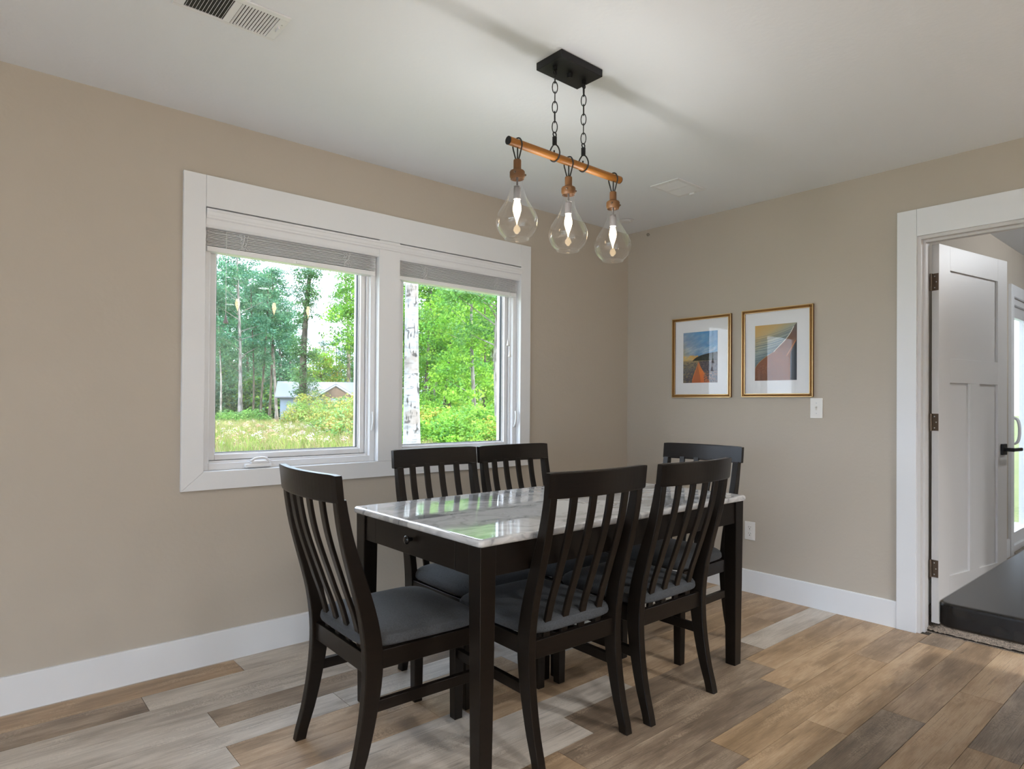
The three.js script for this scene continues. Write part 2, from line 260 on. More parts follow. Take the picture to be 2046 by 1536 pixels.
// sliding glass door in the bedroom
{
  const s = structGroup('door_2', 'white sliding glass door seen past the open door', 'sliding door');
  part('casing', [bx(SL.x0 - 0.09, SL.x0, 0, SL.y + 0.09, BZ, BZ + 0.02, 0.001), bx(SL.x1, SL.x1 + 0.09, 0, SL.y + 0.09, BZ, BZ + 0.02, 0.001), bx(SL.x0, SL.x1, SL.y, SL.y + 0.09, BZ, BZ + 0.02, 0.001)], M.trim, s);
  part('frame', [...frameRing(SL.x0, SL.x1, 0.0, SL.y, 0.05, BZ - 0.15, BZ - 0.005, 0.002)], M.vinyl, s);
  for (const [a, b, z] of [[SL.x0 + 0.05, (SL.x0 + SL.x1) / 2 + 0.04, BZ - 0.05], [(SL.x0 + SL.x1) / 2 - 0.04, SL.x1 - 0.05, BZ - 0.1]]) {
    const k = part('sliding_panel', frameRing(a, b, 0.05, SL.y - 0.05, 0.09, z - 0.02, z + 0.02, 0.002), M.vinyl, s);
    part('glass_pane', bx(a + 0.085, b - 0.085, 0.135, SL.y - 0.135, z - 0.001, z), M.glass, k);
  }
  const h = part('pull_handle', tube([[SL.x0 + 0.10, 0.87, BZ - 0.03], [SL.x0 + 0.10, 0.89, BZ + 0.02], [SL.x0 + 0.10, 1.07, BZ + 0.02], [SL.x0 + 0.10, 1.09, BZ - 0.03]], 0.011, 24, 10), M.vinyl, s);
  part('handle_plate', bx(SL.x0 + 0.075, SL.x0 + 0.125, 0.83, 1.13, BZ - 0.03, BZ - 0.022, 0.002), M.vinyl, h);
}
// unseen patio door added on the far left, sized to let in fill daylight
{
  const s = structGroup('door_3', 'added wide white patio door letting in fill daylight left of the camera', 'sliding door');
  part('frame', [bx(X0 - 0.13, X0 - 0.01, 0, PD.y, PD.z0, PD.z0 + 0.06), bx(X0 - 0.13, X0 - 0.01, 0, PD.y, PD.z1 - 0.06, PD.z1), bx(X0 - 0.13, X0 - 0.01, PD.y - 0.06, PD.y, PD.z0, PD.z1), bx(X0 - 0.13, X0 - 0.01, 0, 0.06, PD.z0, PD.z1), bx(X0 - 0.1, X0 - 0.04, 0.06, PD.y - 0.06, 3.55, 3.65)], M.vinyl, s);
  part('glass_pane', bx(X0 - 0.061, X0 - 0.06, 0.06, PD.y - 0.06, PD.z0 + 0.06, PD.z1 - 0.06), M.glass, s);
  struct('bounce_slab', bx(-18, X0 - WT, -0.8, -0.12, -2, 9), std([0.55, 0.55, 0.54], 0.9), 'added pale concrete slab bouncing neutral daylight in through the patio door', 'patio');  // added reflector slab, grey so the bounced daylight stays neutral
}

// ---------------------------------------------------------------- blinds
{
  const va = thing('blind_valance', 'white moulded wooden valance across the top of both windows', 'valance');
  const prof = [[0, 0], [0.016, 0.002], [0.02, 0.012], [0.02, 0.038], [0.026, 0.044], [0.027, 0.05], [0.03, 0.056], [0.034, 0.07], [0.036, 0.072], [0.036, 0.082], [0, 0.082]];
  part('valance_board', uvm(extr(prof, WIN.x1 - WIN.x0 + 0.002).rotateY(-Math.PI / 2).translate(WIN.x1 + 0.004, 1.949, -0.006)), M.trim, va);
  const slatM = phys([0.78, 0.78, 0.78], 0.4);
  const blind = (x0, x1, label, cords) => {
    const b = thing('window_blind', label, 'blind', [0, 0, 0], 0, 'blinds raised in the double window');
    part('head_rail', bx(x0, x1, 1.965, 2.01, -0.06, -0.0075, 0.001), slatM, b);
    for (let k = 0; k < 12; k++) { const dx = rr(-0.002, 0.002), tilt = rr(-0.02, 0.02); const g = new RoundedBoxGeometry(x1 - x0 - 0.004, 0.0032, 0.05, 1, 0.0014).rotateX(tilt).translate((x0 + x1) / 2 + dx, 1.8775 + k * 0.0068, -0.033 + rr(-0.0015, 0.0015)); part('slat', uvm(g), slatM, b); }
    part('bottom_rail', bx(x0 + 0.002, x1 - 0.002, 1.849, 1.873, -0.06, -0.008, 0.004), slatM, b);
    for (const f of [0.19, 0.80]) {
      const cx = lerp(x0, x1, f), gs = [];
      for (let k = 0; k < 5; k++) { const pts = []; for (let i = 0; i < 8; i++) pts.push([cx + (k - 2) * 0.0075 + rr(-0.008, 0.008), 1.946 - i * 0.0105, -0.005 + rr(0, 0.004)]); gs.push(tube(pts, 0.0011, 28, 5)); }
      part('ladder_cord', gs, slatM, b);
    }
    part('cord_clip', bx((x0 + x1) / 2 - 0.012, (x0 + x1) / 2 + 0.018, 1.852, 1.862, -0.01, -0.004, 0.002), slatM, b);
    for (const [cx, yb, tone] of cords) {
      const c = part('lift_cord', cyl(0.0011, 0.0011, yb + 0.03, 1.9475, cx, 0.001, 6), slatM, b);
      part('tassel', lathe([[0.0, 0], [0.011, 0.001], [0.0115, 0.006], [0.007, 0.016], [0.004, 0.034], [0.0025, 0.042], [0, 0.043]], 14).translate(cx, yb - 0.012, 0.001), tone, c);
    }
  };
  blind(-2.944, -2.096, 'raised white slatted blind over the meadow-side window', [[-2.861, 1.54, std([0.32, 0.29, 0.28], 0.5)]]);
  blind(-1.954, -1.094, 'raised white slatted blind over the birch-side window', [[-1.172, 1.545, M.plastic], [-1.160, 1.475, M.plastic]]);
}

// ---------------------------------------------------------------- dining table
const marble = dataTex(1024, 1024, (u, v) => {   // grey streaks that run aslant to the table
  const w = fbm(u * 6, v * 6, 6, 6, 4), w2 = fbm(u * 6 + 3, v * 6 + 1, 6, 6, 4), t = v * 16 - u * 6 + (w - 0.5) * 5, s = u * 5 + v * 2 + (w2 - 0.5) * 1.2;
  const broad = fbm(s * 0.8, t * 0.55, 4096, 4096, 4), mid = fbm(s * 1.6 + 9, t * 1.7, 4096, 4096, 4), thin = 1 - sstep(0, 0.035, Math.abs(fbm(s * 0.9 + 5, t * 0.8 + 7, 4096, 4096, 5) - 0.5)), fine = 1 - sstep(0, 0.03, Math.abs(fbm(s * 1.5 + 2, t * 2.1, 4096, 4096, 4) - 0.52));
  const k = clamp(0.55 * sstep(0.42, 0.72, broad) + 0.35 * sstep(0.45, 0.75, mid) + 0.34 * thin * (0.3 + broad) + 0.16 * fine, 0, 1);
  return [lerp(0.60, 0.15, k), lerp(0.59, 0.155, k), lerp(0.58, 0.165, k)];
});
M.marble = phys([1, 1, 1], 0.07, { map: rep(marble, 0.75, 0.75), specularIntensity: 1, clearcoat: 0.5, clearcoatRoughness: 0.02 });
const grain = dataTex(512, 512, (u, v) => { const g = fbm(u * 10, v * 90, 10, 90, 4), k = 0.75 + 0.5 * g; return [0.9 * k, 0.9 * k, 0.9 * k].map((x) => x * 0.95); });
M.espresso = phys([0.0100, 0.0068, 0.0048], 0.30, { map: rep(grain, 1.6, 1.6), bumpMap: rep(grain, 1.6, 1.6), bumpScale: 0.0001, specularIntensity: 0.5 });
const T = { x0: -2.598, x1: -1.058, z0: 0.733, z1: 1.551, y: 0.765, th: 0.026 };
{
  const t = thing('dining_table', 'marble-topped dining table with black wooden legs', 'table', [(T.x0 + T.x1) / 2, 0, (T.z0 + T.z1) / 2]);
  const hx = (T.x1 - T.x0) / 2, hz = (T.z1 - T.z0) / 2, b = 0.011;
  const sh = new THREE.Shape(); const rc = 0.012, ax = hx - b, az = hz - b;
  sh.moveTo(-ax + rc, -az); sh.lineTo(ax - rc, -az); sh.quadraticCurveTo(ax, -az, ax, -az + rc); sh.lineTo(ax, az - rc); sh.quadraticCurveTo(ax, az, ax - rc, az); sh.lineTo(-ax + rc, az); sh.quadraticCurveTo(-ax, az, -ax, az - rc); sh.lineTo(-ax, -az + rc); sh.quadraticCurveTo(-ax, -az, -ax + rc, -az);
  const top = new THREE.ExtrudeGeometry(sh, { depth: T.th - 2 * b, bevelEnabled: true, bevelThickness: b, bevelSize: b, bevelSegments: 6, curveSegments: 6 }).rotateX(-Math.PI / 2).translate(0, T.y - T.th + b, 0);
  part('tabletop', uvm(top), M.marble, t);
  const ins = 0.012, lw = 0.062, ly = T.y - T.th;
  for (const sx of [-1, 1]) for (const sz of [-1, 1]) {
    const g = new RoundedBoxGeometry(lw, ly, lw, 2, 0.003), p = g.attributes.position;
    for (let i = 0; i < p.count; i++) { const f = 1 - 0.22 * sstep(0.15, -ly / 2, p.getY(i)); p.setX(i, p.getX(i) * f); p.setZ(i, p.getZ(i) * f); }
    g.computeVertexNormals(); part('leg', uvm(g.translate(sx * (hx - ins - lw / 2), ly / 2, sz * (hz - ins - lw / 2))), M.espresso, t);
  }
  const ay0 = 0.642, in2 = ins + 0.008, x = hx - ins - lw, z = hz - ins - lw;
  part('apron', bx(-x, x, ay0, ly, hz - in2 - 0.02, hz - in2, 0.001), M.espresso, t);
  part('apron', bx(-x, x, ay0, ly, -hz + in2, -hz + in2 + 0.02, 0.001), M.espresso, t);
  part('apron', bx(hx - in2 - 0.02, hx - in2, ay0, ly, -z, z, 0.001), M.espresso, t);
  const dw = 0.255;   // end apron with a drawer
  part('apron', [bx(-hx + in2, -hx + in2 + 0.02, ay0, ly, -z, -dw - 0.002, 0.001), bx(-hx + in2, -hx + in2 + 0.02, ay0, ly, dw + 0.002, z, 0.001), bx(-hx + in2 + 0.018, -hx + in2 + 0.03, ay0, ly, -z, z)], M.espresso, t);
  const d = part('drawer_front', bx(-hx + in2 - 0.001, -hx + in2 + 0.016, ay0 + 0.001, ly - 0.002, -dw, dw, 0.0015), M.espresso, t);
  part('knob', lathe([[0, 0.03], [0.009, 0.0295], [0.0145, 0.026], [0.0155, 0.021], [0.012, 0.016], [0.0065, 0.012], [0.006, 0.0], [0, 0]], 24).rotateZ(Math.PI / 2).translate(-hx + in2 - 0.001, 0.7, 0.0), phys([0.006, 0.006, 0.006], 0.12), d);
}

// ---------------------------------------------------------------- dining chairs
const weave = dataTex(256, 256, (u, v) => { const a = vn(u * 128, v * 48, 128, 48), b = vn(u * 48, v * 128, 48, 128), k = 0.55 + 0.9 * ((Math.floor(u * 128) + Math.floor(v * 128)) & 1 ? a : b); return [k * 0.82, k * 0.84, k * 0.86].map((x) => x * 0.75); });
M.fabric = phys([0.076, 0.078, 0.081], 0.85, { map: rep(weave, 6, 6), bumpMap: rep(weave, 6, 6), bumpScale: 0.0006, sheen: 0.5, sheenColor: lin([0.25, 0.26, 0.28]), sheenRoughness: 0.5 });
const spl = (tab, y) => { let i = 0; while (i < tab.length - 2 && y > tab[i + 1][0]) i++; const [y0, a] = tab[i], [y1, b] = tab[i + 1], [ , am] = tab[Math.max(0, i - 1)], [ , bp] = tab[Math.min(tab.length - 1, i + 2)], t = clamp((y - y0) / (y1 - y0), 0, 1); const m0 = (b - am) / 2, m1 = (bp - a) / 2, t2 = t * t, t3 = t2 * t; return (2 * t3 - 3 * t2 + 1) * a + (t3 - 2 * t2 + t) * m0 + (-2 * t3 + 3 * t2) * b + (t3 - t2) * m1; };
const backEdge = [[0, 0], [0.11, 0.027], [0.22, 0.046], [0.33, 0.055], [0.42, 0.053], [0.52, 0.039], [0.60, 0.019], [0.68, -0.003], [0.76, -0.023], [0.83, -0.036], [0.89, -0.044], [0.96, -0.051]];   // forward of the rear foot's back edge
const depthAt = [[0, 0.036], [0.2, 0.048], [0.38, 0.060], [0.55, 0.054], [0.75, 0.041], [0.96, 0.030]];
const zBack = (y) => -0.253 + spl(backEdge, y), zFrontP = (y) => zBack(y) + spl(depthAt, y);
function ribbon(y0, y1, n, fBack, fFront, w, bevel) {   // a curved member seen from the side, w wide
  const pts = []; for (let i = 0; i <= n; i++) { const y = lerp(y0, y1, i / n); pts.push([fBack(y), y]); } for (let i = n; i >= 0; i--) { const y = lerp(y0, y1, i / n); pts.push([fFront(y), y]); }
  return extr(pts, w, bevel).rotateY(-Math.PI / 2).translate(w / 2, 0, 0);
}
function makeChair() {
  const c = thing('dining_chair', '', 'chair', [0, 0, 0], 0, 'black slat-back chairs around the marble table');
  const HW = 0.206, DZh = 0.234, m = M.espresso;
  for (const s of [-1, 1]) part('rear_leg', uvm(ribbon(0, 0.885, 26, zBack, zFrontP, 0.031, 0.003).translate(s * HW, 0, 0)), m, c);
  for (const s of [-1, 1]) {
    const g = new RoundedBoxGeometry(0.043, 0.40, 0.043, 2, 0.003), p = g.attributes.position;
    for (let i = 0; i < p.count; i++) { const f = 1 - 0.2 * clamp((0.1 - p.getY(i)) / 0.3, 0, 1); p.setX(i, p.getX(i) * f); p.setZ(i, p.getZ(i) * f); }
    g.computeVertexNormals(); part('front_leg', uvm(g.translate(s * HW, 0.2, DZh)), m, c);
  }
  // crest rail, bowed backwards, leaning with the posts
  const bow = 0.030, rw = 0.232, slope = (zBack(0.95) - zBack(0.86)) / 0.09, N = 22, sec = [[-1, -0.9], [-0.9, -1], [0.9, -1], [1, -0.9], [1, 0.9], [0.9, 1], [-0.9, 1], [-1, 0.9]], pos = [], idx = [];
  for (let i = 0; i <= N; i++) {
    const u = -1 + 2 * i / N, e = 1 - 0.06 * Math.pow(Math.abs(u), 30);
    for (const [a, b] of sec) { const y = 0.92 + b * 0.042 * e, z = zBack(0.92) + 0.010 + slope * (y - 0.92) - bow * (1 - u * u) + a * 0.0115 * e; pos.push(u * rw, y, z); }
  }
  for (let i = 0; i < N; i++) for (let k = 0; k < 8; k++) { const a = i * 8 + k, b = i * 8 + (k + 1) % 8; idx.push(a, a + 8, b, b, a + 8, b + 8); }
  for (const [o, f] of [[0, 0], [N * 8, 1]]) for (let k = 1; k < 7; k++) f ? idx.push(o, o + k + 1, o + k) : idx.push(o, o + k, o + k + 1);
  let rg = new THREE.BufferGeometry(); rg.setAttribute('position', new THREE.Float32BufferAttribute(pos, 3)); rg.setIndex(idx.reverse()); rg = rg.toNonIndexed(); rg.computeVertexNormals();
  part('crest_rail', uvm(rg), m, c);
  for (const x of [-0.123, -0.041, 0.041, 0.123]) {
    const off = (y) => 0.016 - bow * (1 - (x / rw) ** 2) * sstep(0.40, 0.9, y) + 0.012 * (1 - sstep(0.4, 0.6, y));
    part('back_slat', uvm(ribbon(0.385, 0.89, 22, (y) => zBack(y) + off(y) - 0.004, (y) => zBack(y) + off(y) + 0.008, 0.029, 0.002).translate(x, 0, 0)), m, c);
  }
  part('rear_rail', bx(-HW + 0.014, HW - 0.014, 0.34, 0.40, -0.185, -0.163, 0.002), m, c);
  part('front_rail', bx(-HW + 0.02, HW - 0.02, 0.352, 0.405, 0.222, 0.244, 0.002), m, c);
  for (const s of [-1, 1]) { part('side_rail', bx(s * HW - 0.011, s * HW + 0.011, 0.355, 0.413, -0.15, DZh - 0.018, 0.002), m, c); part('stretcher', bx(s * HW - 0.01, s * HW + 0.01, 0.226, 0.261, -0.16, DZh - 0.018, 0.002), m, c); }
  // padded seat
  const nu = 56, nv = 16, P = [], I = [], sp = (x, e) => Math.sign(x) * Math.pow(Math.abs(x), e);
  for (let j = 0; j <= nv; j++) for (let i = 0; i <= nu; i++) { const th = i / nu * 2 * Math.PI, ph = (j / nv - 0.5) * Math.PI, cz = sp(Math.cos(ph), 0.42), z = 0.03 + 0.222 * cz * sp(Math.sin(th), 0.36), w = 0.212 + 0.016 * (z + 0.19) / 0.44; P.push(w * cz * sp(Math.cos(th), 0.36), 0.428 + (ph > 0 ? 0.046 : 0.02) * sp(Math.sin(ph), 0.75), z); }
  for (let j = 0; j < nv; j++) for (let i = 0; i < nu; i++) { const a = j * (nu + 1) + i, b = a + nu + 1; I.push(a, b, a + 1, b, b + 1, a + 1); }
  const cg = new THREE.BufferGeometry(); cg.setAttribute('position', new THREE.Float32BufferAttribute(P, 3)); cg.setIndex(I); cg.computeVertexNormals();
  part('seat_cushion', uvm(cg), M.fabric, c);
  return c;
}
const chair = makeChair();
[[-2.638, 1.094, Math.PI / 2 - 0.03, 'black slat-back dining chair at the drawer end of the table, grey seat fully in view'],
 [-2.160, 1.348, Math.PI - 0.03, 'black slat-back dining chair with its back to the camera, nearer the drawer end'],
 [-1.640, 1.372, Math.PI, 'black slat-back dining chair with its back to the camera, nearer the picture wall'],
 [-2.078, 0.838, 0, 'black slat-back dining chair on the window side of the table, nearer the drawer end'],
 [-1.606, 0.852, 0, 'black slat-back dining chair on the window side of the table, nearer the picture wall'],
 [-1.067, 1.141, -Math.PI / 2 + 0.03, 'black slat-back dining chair at the end of the table facing away from the picture wall']]
  .forEach(([x, z, t, l], i) => { const o = i ? copy(chair, l) : chair; o.userData.label = l; o.position.set(x, 0, z); o.rotation.y = t; });
// ---------------------------------------------------------------- pendant lamp
{
  const CX = -2.055, CZ = 1.382, p = thing('pendant_light', 'black and wood linear pendant lamp with three clear glass shades', 'pendant lamp', [CX, CEIL, CZ]);
  const Y = (y) => y - CEIL;
  M.rod = phys([0.36, 0.135, 0.014], 0.5, { map: rep(grain, 4, 4) }); M.cap = phys([0.16, 0.068, 0.018], 0.55, { map: rep(grain, 4, 4) });
  const cord = std([0.012, 0.012, 0.012], 0.55);
  const can = part('canopy', [bx(-0.11, 0.11, Y(2.412), 0, -0.066, 0.066, 0.002)], M.black, p);
  part('finial', cyl(0.011, 0.011, Y(2.395), Y(2.412), 0, 0, 16), M.black, can);
  const link = new THREE.TubeGeometry(new THREE.CatmullRomCurve3(Array.from({ length: 16 }, (_, i) => { const a = i / 16 * 2 * Math.PI; return new THREE.Vector3(0.0095 * Math.cos(a), 0.0185 * Math.sin(a) + 0.003 * Math.sign(Math.sin(a)) * Math.abs(Math.sin(a)), 0); }), true), 28, 0.0019, 6, true);
  for (const s of [-1, 1]) {
    const x = s * 0.077;
    part('chain_eye', [cyl(0.009, 0.009, Y(2.398), Y(2.412), x, 0, 12), new THREE.TorusGeometry(0.008, 0.0022, 8, 18).translate(x, Y(2.39), 0)], M.black, p);
    for (let k = 0; k < 6; k++) { const l = part('chain_link', link, M.black, p); l.position.set(x, Y(2.372 - k * 0.0365), 0); l.rotation.y = (k % 2 ? Math.PI / 2 : 0) + (s > 0 ? 0.55 : 0.9) + k * 0.05 * s; l.rotation.z = 0.02 * s; }
    part('swivel_clasp', [new THREE.TorusGeometry(0.008, 0.0024, 8, 18).translate(x, Y(2.162), 0), cyl(0.0085, 0.0085, Y(2.125), Y(2.153), x, 0, 14)], M.black, p);
    part('hanging_loop', tube([[x, Y(2.13), 0], [x + 0.004, Y(2.112), 0.015], [x + 0.006, Y(2.088), 0.021], [x + 0.004, Y(2.068), 0.012], [x, Y(2.062), 0], [x - 0.004, Y(2.068), -0.012], [x - 0.006, Y(2.088), -0.021], [x - 0.004, Y(2.112), -0.015], [x, Y(2.13), 0]], 0.0027, 44, 8), cord, p);
    part('loop_pin', cyl(0.003, 0.003, Y(2.09), Y(2.103), x - 0.002, 0, 8), M.black, p);
  }
  const rod = part('wooden_rod', new THREE.CylinderGeometry(0.0145, 0.0145, 0.59, 24).rotateZ(Math.PI / 2).translate(-0.004, Y(2.08), 0), M.rod, p);
  for (const s of [-1, 1]) part('end_cap', new THREE.CylinderGeometry(0.0147, 0.0147, 0.003, 24).rotateZ(Math.PI / 2).translate(-0.004 + s * 0.296, Y(2.08), 0), M.black, rod);
  const bulbM = new THREE.MeshStandardMaterial({ color: lin([0.9, 0.85, 0.75]), roughness: 0.3, emissive: lin([1, 0.72, 0.40]), emissiveIntensity: 5.0 });
  for (const x of [-0.258, -0.003, 0.252]) {
    const cap = part('lamp_cap', lathe([[0, 2.024], [0.0125, 2.023], [0.0135, 2.02], [0.0135, 1.992], [0.016, 1.988], [0.024, 1.984], [0.0265, 1.980], [0.0265, 1.963], [0.0235, 1.961], [0.0235, 1.955], [0.021, 1.955], [0.021, 1.97], [0.0, 1.972]], 32).translate(x, -CEIL, 0), M.cap, p);
    part('cord_loop', [tube([[x, Y(2.02), 0.006], [x + 0.003, Y(2.05), 0.014], [x + 0.004, Y(2.075), 0.0195], [x + 0.002, Y(2.095), 0.011], [x, Y(2.099), 0], [x - 0.002, Y(2.095), -0.011], [x - 0.004, Y(2.075), -0.0195], [x - 0.003, Y(2.05), -0.014], [x, Y(2.02), -0.006]], 0.0026, 44, 8), tube([[x, Y(2.02), 0], [x, Y(2.05), 0.001], [x, Y(2.075), 0]], 0.0026, 8, 8)], cord, cap);
    for (const a of [0.5, 2.6, 4.7]) part('set_screw', new THREE.SphereGeometry(0.004, 10, 8).translate(x + 0.029 * Math.cos(a), Y(1.972), 0.029 * Math.sin(a)), M.bronze, cap);
    part('glass_shade', lathe([[0.0205, 1.957], [0.0215, 1.935], [0.0255, 1.912], [0.035, 1.888], [0.0505, 1.862], [0.0645, 1.84], [0.0725, 1.82], [0.0735, 1.805], [0.0705, 1.788], [0.062, 1.770], [0.051, 1.757], [0.043, 1.7515], [0.0425, 1.746]], 64).translate(x, -CEIL, 0), M.shade, cap);
    part('shade_rim', new THREE.TorusGeometry(0.0425, 0.0014, 8, 48).rotateX(Math.PI / 2).translate(x, Y(1.7462), 0), M.shade, cap);
    part('lamp_socket', [cyl(0.0035, 0.0035, Y(1.93), Y(1.972), x, 0, 10), cyl(0.0125, 0.0125, Y(1.885), Y(1.925), x, 0, 18), cyl(0.006, 0.0125, Y(1.925), Y(1.93), x, 0, 18)], std([0.10, 0.09, 0.085], 0.5), cap);
    const bulb = lathe([[0, 1.797], [0.0012, 1.800], [0.004, 1.812], [0.0095, 1.828], [0.0138, 1.843], [0.0148, 1.853], [0.0135, 1.864], [0.0105, 1.876], [0.009, 1.885]], 24).translate(x, -CEIL, 0);
    part('light_bulb', bulb, bulbM, cap);
    const l = new THREE.PointLight(lin(PENDANT_COLOR), PENDANT); l.position.set(x, Y(1.848), 0); l.castShadow = true; l.shadow.radius = 0.6; l.name = 'bulb_light'; p.add(l);
  }
}

// ---------------------------------------------------------------- framed pictures
{
  const cv = (w, h, f) => { const c = document.createElement('canvas'); c.width = w; c.height = h; f(c.getContext('2d'), w, h); const t = new THREE.CanvasTexture(c); t.colorSpace = THREE.SRGBColorSpace; t.magFilter = THREE.LinearFilter; return t; };
  const dots = (g, n, x0, x1, y0, y1, sz, cols, ok) => { for (let i = 0; i < n; i++) { const x = rr(x0, x1), y = rr(y0, y1); if (ok && !ok(x, y)) continue; g.fillStyle = cols[Math.floor(rnd() * cols.length)]; g.globalAlpha = rr(0.25, 0.8); g.beginPath(); g.ellipse(x, y, sz * rr(0.5, 1.8), sz * rr(0.4, 0.9), rr(-0.6, 0.6), 0, 7); g.fill(); } g.globalAlpha = 1; };
  const art1 = cv(384, 512, (g, w, h) => {
    let s = g.createLinearGradient(w, 0, 0, h * 0.58); s.addColorStop(0, '#1f78b4'); s.addColorStop(0.35, '#4f8fbd'); s.addColorStop(0.7, '#8c97a6'); s.addColorStop(1, '#d2ad5e'); g.fillStyle = s; g.fillRect(0, 0, w, h * 0.58);
    for (let i = 0; i < 260; i++) { g.globalAlpha = 0.07; g.fillStyle = ['#9fb0c0', '#75879f', '#c3c9d2', '#2f7fb8'][i & 3]; g.beginPath(); g.ellipse(rr(0, w), rr(10, h * 0.5), rr(20, 90), rr(6, 22), -0.35 + rr(-0.2, 0.2), 0, 7); g.fill(); } g.globalAlpha = 1;
    for (let i = 0; i < 60; i++) { g.globalAlpha = 0.12; g.fillStyle = '#ccd3d8'; g.beginPath(); g.ellipse(rr(w * 0.1, w * 0.95), h * 0.36 + rr(-26, 26), rr(14, 50), rr(4, 10), -0.3, 0, 7); g.fill(); } g.globalAlpha = 1;
    dots(g, 40, 0, w * 0.45, h * 0.47, h * 0.56, 14, ['#e0b557', '#d09a4a', '#b9a47c']);
    s = g.createLinearGradient(0, h * 0.56, 0, h); s.addColorStop(0, '#a08a5e'); s.addColorStop(0.4, '#5a5a5c'); s.addColorStop(1, '#3a3640'); g.fillStyle = s; g.fillRect(0, h * 0.555, w, h * 0.445);
    dots(g, 300, 0, w * 0.5, h * 0.57, h, 9, ['#77705c', '#4d4a4c', '#8a7a58', '#5f564c']);
    g.fillStyle = '#12160f'; g.beginPath(); g.moveTo(w * 0.28, h * 0.565); g.bezierCurveTo(w * 0.4, h * 0.46, w * 0.7, h * 0.43, w, h * 0.41); g.lineTo(w, h * 0.575); g.closePath(); g.fill();
    dots(g, 260, w * 0.4, w, h * 0.43, h * 0.56, 5, ['#24330f', '#1b2412', '#30421a', '#0c0f0b'], (x, y) => y > h * 0.565 - (x - w * 0.28) * 0.26 && y < h * 0.565);
    g.fillStyle = '#4c4449'; g.beginPath(); g.moveTo(w * 0.46, h * 0.58); g.lineTo(w, h * 0.575); g.lineTo(w, h); g.lineTo(w * 0.7, h); g.closePath(); g.fill();
    dots(g, 500, w * 0.45, w, h * 0.58, h, 6, ['#3b363d', '#645a5b', '#2b292f', '#7c6a60'], (x, y) => x > w * (0.46 + 0.3 * (y / h - 0.58)));
    s = g.createLinearGradient(w * 0.4, h * 0.58, w * 0.7, h); s.addColorStop(0, '#b4704a'); s.addColorStop(0.5, '#d9762f'); s.addColorStop(1, '#c45f26'); g.fillStyle = s; g.beginPath(); g.moveTo(w * 0.44, h * 0.6); g.bezierCurveTo(w * 0.4, h * 0.72, w * 0.28, h * 0.86, w * 0.26, h); g.lineTo(w * 0.8, h); g.bezierCurveTo(w * 0.72, h * 0.88, w * 0.5, h * 0.72, w * 0.48, h * 0.6); g.closePath(); g.fill();
    g.fillStyle = '#8a4f35'; g.globalAlpha = 0.55; g.beginPath(); g.moveTo(w * 0.43, h * 0.64); g.bezierCurveTo(w * 0.38, h * 0.78, w * 0.3, h * 0.9, w * 0.26, h); g.lineTo(w * 0.52, h); g.bezierCurveTo(w * 0.52, h * 0.86, w * 0.45, h * 0.74, w * 0.43, h * 0.64); g.fill(); g.globalAlpha = 1;
    dots(g, 260, w * 0.62, w, h * 0.78, h, 6, ['#20202a', '#8f6b50', '#a86e48', '#3c3a44']);
  });
  const art2 = cv(384, 512, (g, w, h) => {
    let s = g.createLinearGradient(0, 0, w * 0.5, h * 0.6); s.addColorStop(0, '#c79a4e'); s.addColorStop(0.35, '#b9a06e'); s.addColorStop(0.65, '#8d9a97'); s.addColorStop(1, '#3c505c'); g.fillStyle = s; g.fillRect(0, 0, w, h);
    for (let i = 0; i < 46; i++) { g.strokeStyle = ['#2f4350', '#5c6f78', '#a9a58c', '#1f3340'][i & 3]; g.globalAlpha = 0.5; g.lineWidth = rr(1, 4); const y = h * (0.22 + i * 0.0105); g.beginPath(); g.moveTo(0, y + rr(-4, 4)); g.bezierCurveTo(w * 0.2, y - rr(0, 26), w * 0.4, y + rr(-24, 8), w * 0.9, y - h * 0.16); g.stroke(); } g.globalAlpha = 1;
    s = g.createLinearGradient(w, 0, w * 0.2, h); s.addColorStop(0, '#5a5358'); s.addColorStop(0.3, '#744a30'); s.addColorStop(0.6, '#84491f'); s.addColorStop(1, '#6c3c1c'); g.fillStyle = s; g.beginPath(); g.moveTo(w, 0); g.lineTo(w * 0.93, h * 0.06); g.bezierCurveTo(w * 0.8, h * 0.28, w * 0.62, h * 0.36, w * 0.5, h * 0.47); g.bezierCurveTo(w * 0.36, h * 0.53, w * 0.08, h * 0.64, 0, h * 0.78); g.lineTo(0, h); g.lineTo(w, h); g.closePath(); g.fill();
    g.strokeStyle = '#d9d6cf'; g.lineWidth = 6; g.beginPath(); g.moveTo(w * 0.93, h * 0.06); g.bezierCurveTo(w * 0.8, h * 0.28, w * 0.62, h * 0.36, w * 0.46, h * 0.49); g.stroke(); g.lineWidth = 3; g.strokeStyle = '#b58a55'; g.beginPath(); g.moveTo(w * 0.46, h * 0.49); g.bezierCurveTo(w * 0.36, h * 0.53, w * 0.08, h * 0.64, 0, h * 0.78); g.stroke();
    g.strokeStyle = '#c9743a'; g.lineWidth = 8; g.globalAlpha = 0.7; g.beginPath(); g.moveTo(w * 0.97, h * 0.31); g.quadraticCurveTo(w * 0.86, h * 0.46, w * 0.76, h * 0.58); g.stroke(); g.globalAlpha = 1;
    g.fillStyle = '#32343c'; g.beginPath(); g.moveTo(w, h * 0.3); g.bezierCurveTo(w * 0.9, h * 0.45, w * 0.86, h * 0.5, w * 0.85, h * 0.6); g.lineTo(w * 0.85, h); g.lineTo(w, h); g.closePath(); g.fill();
    dots(g, 900, 0, w, h * 0.5, h, 3, ['#a8683a', '#6c4128', '#8d5631', '#b4773f'], (x, y) => x < w * 0.84 && y > h * 0.78 - x * 0.75);
  });
  M.picGlass = phys([1, 1, 1], 0.0, { transmission: 1, thickness: 0, ior: 1.5, specularIntensity: 0.35 });
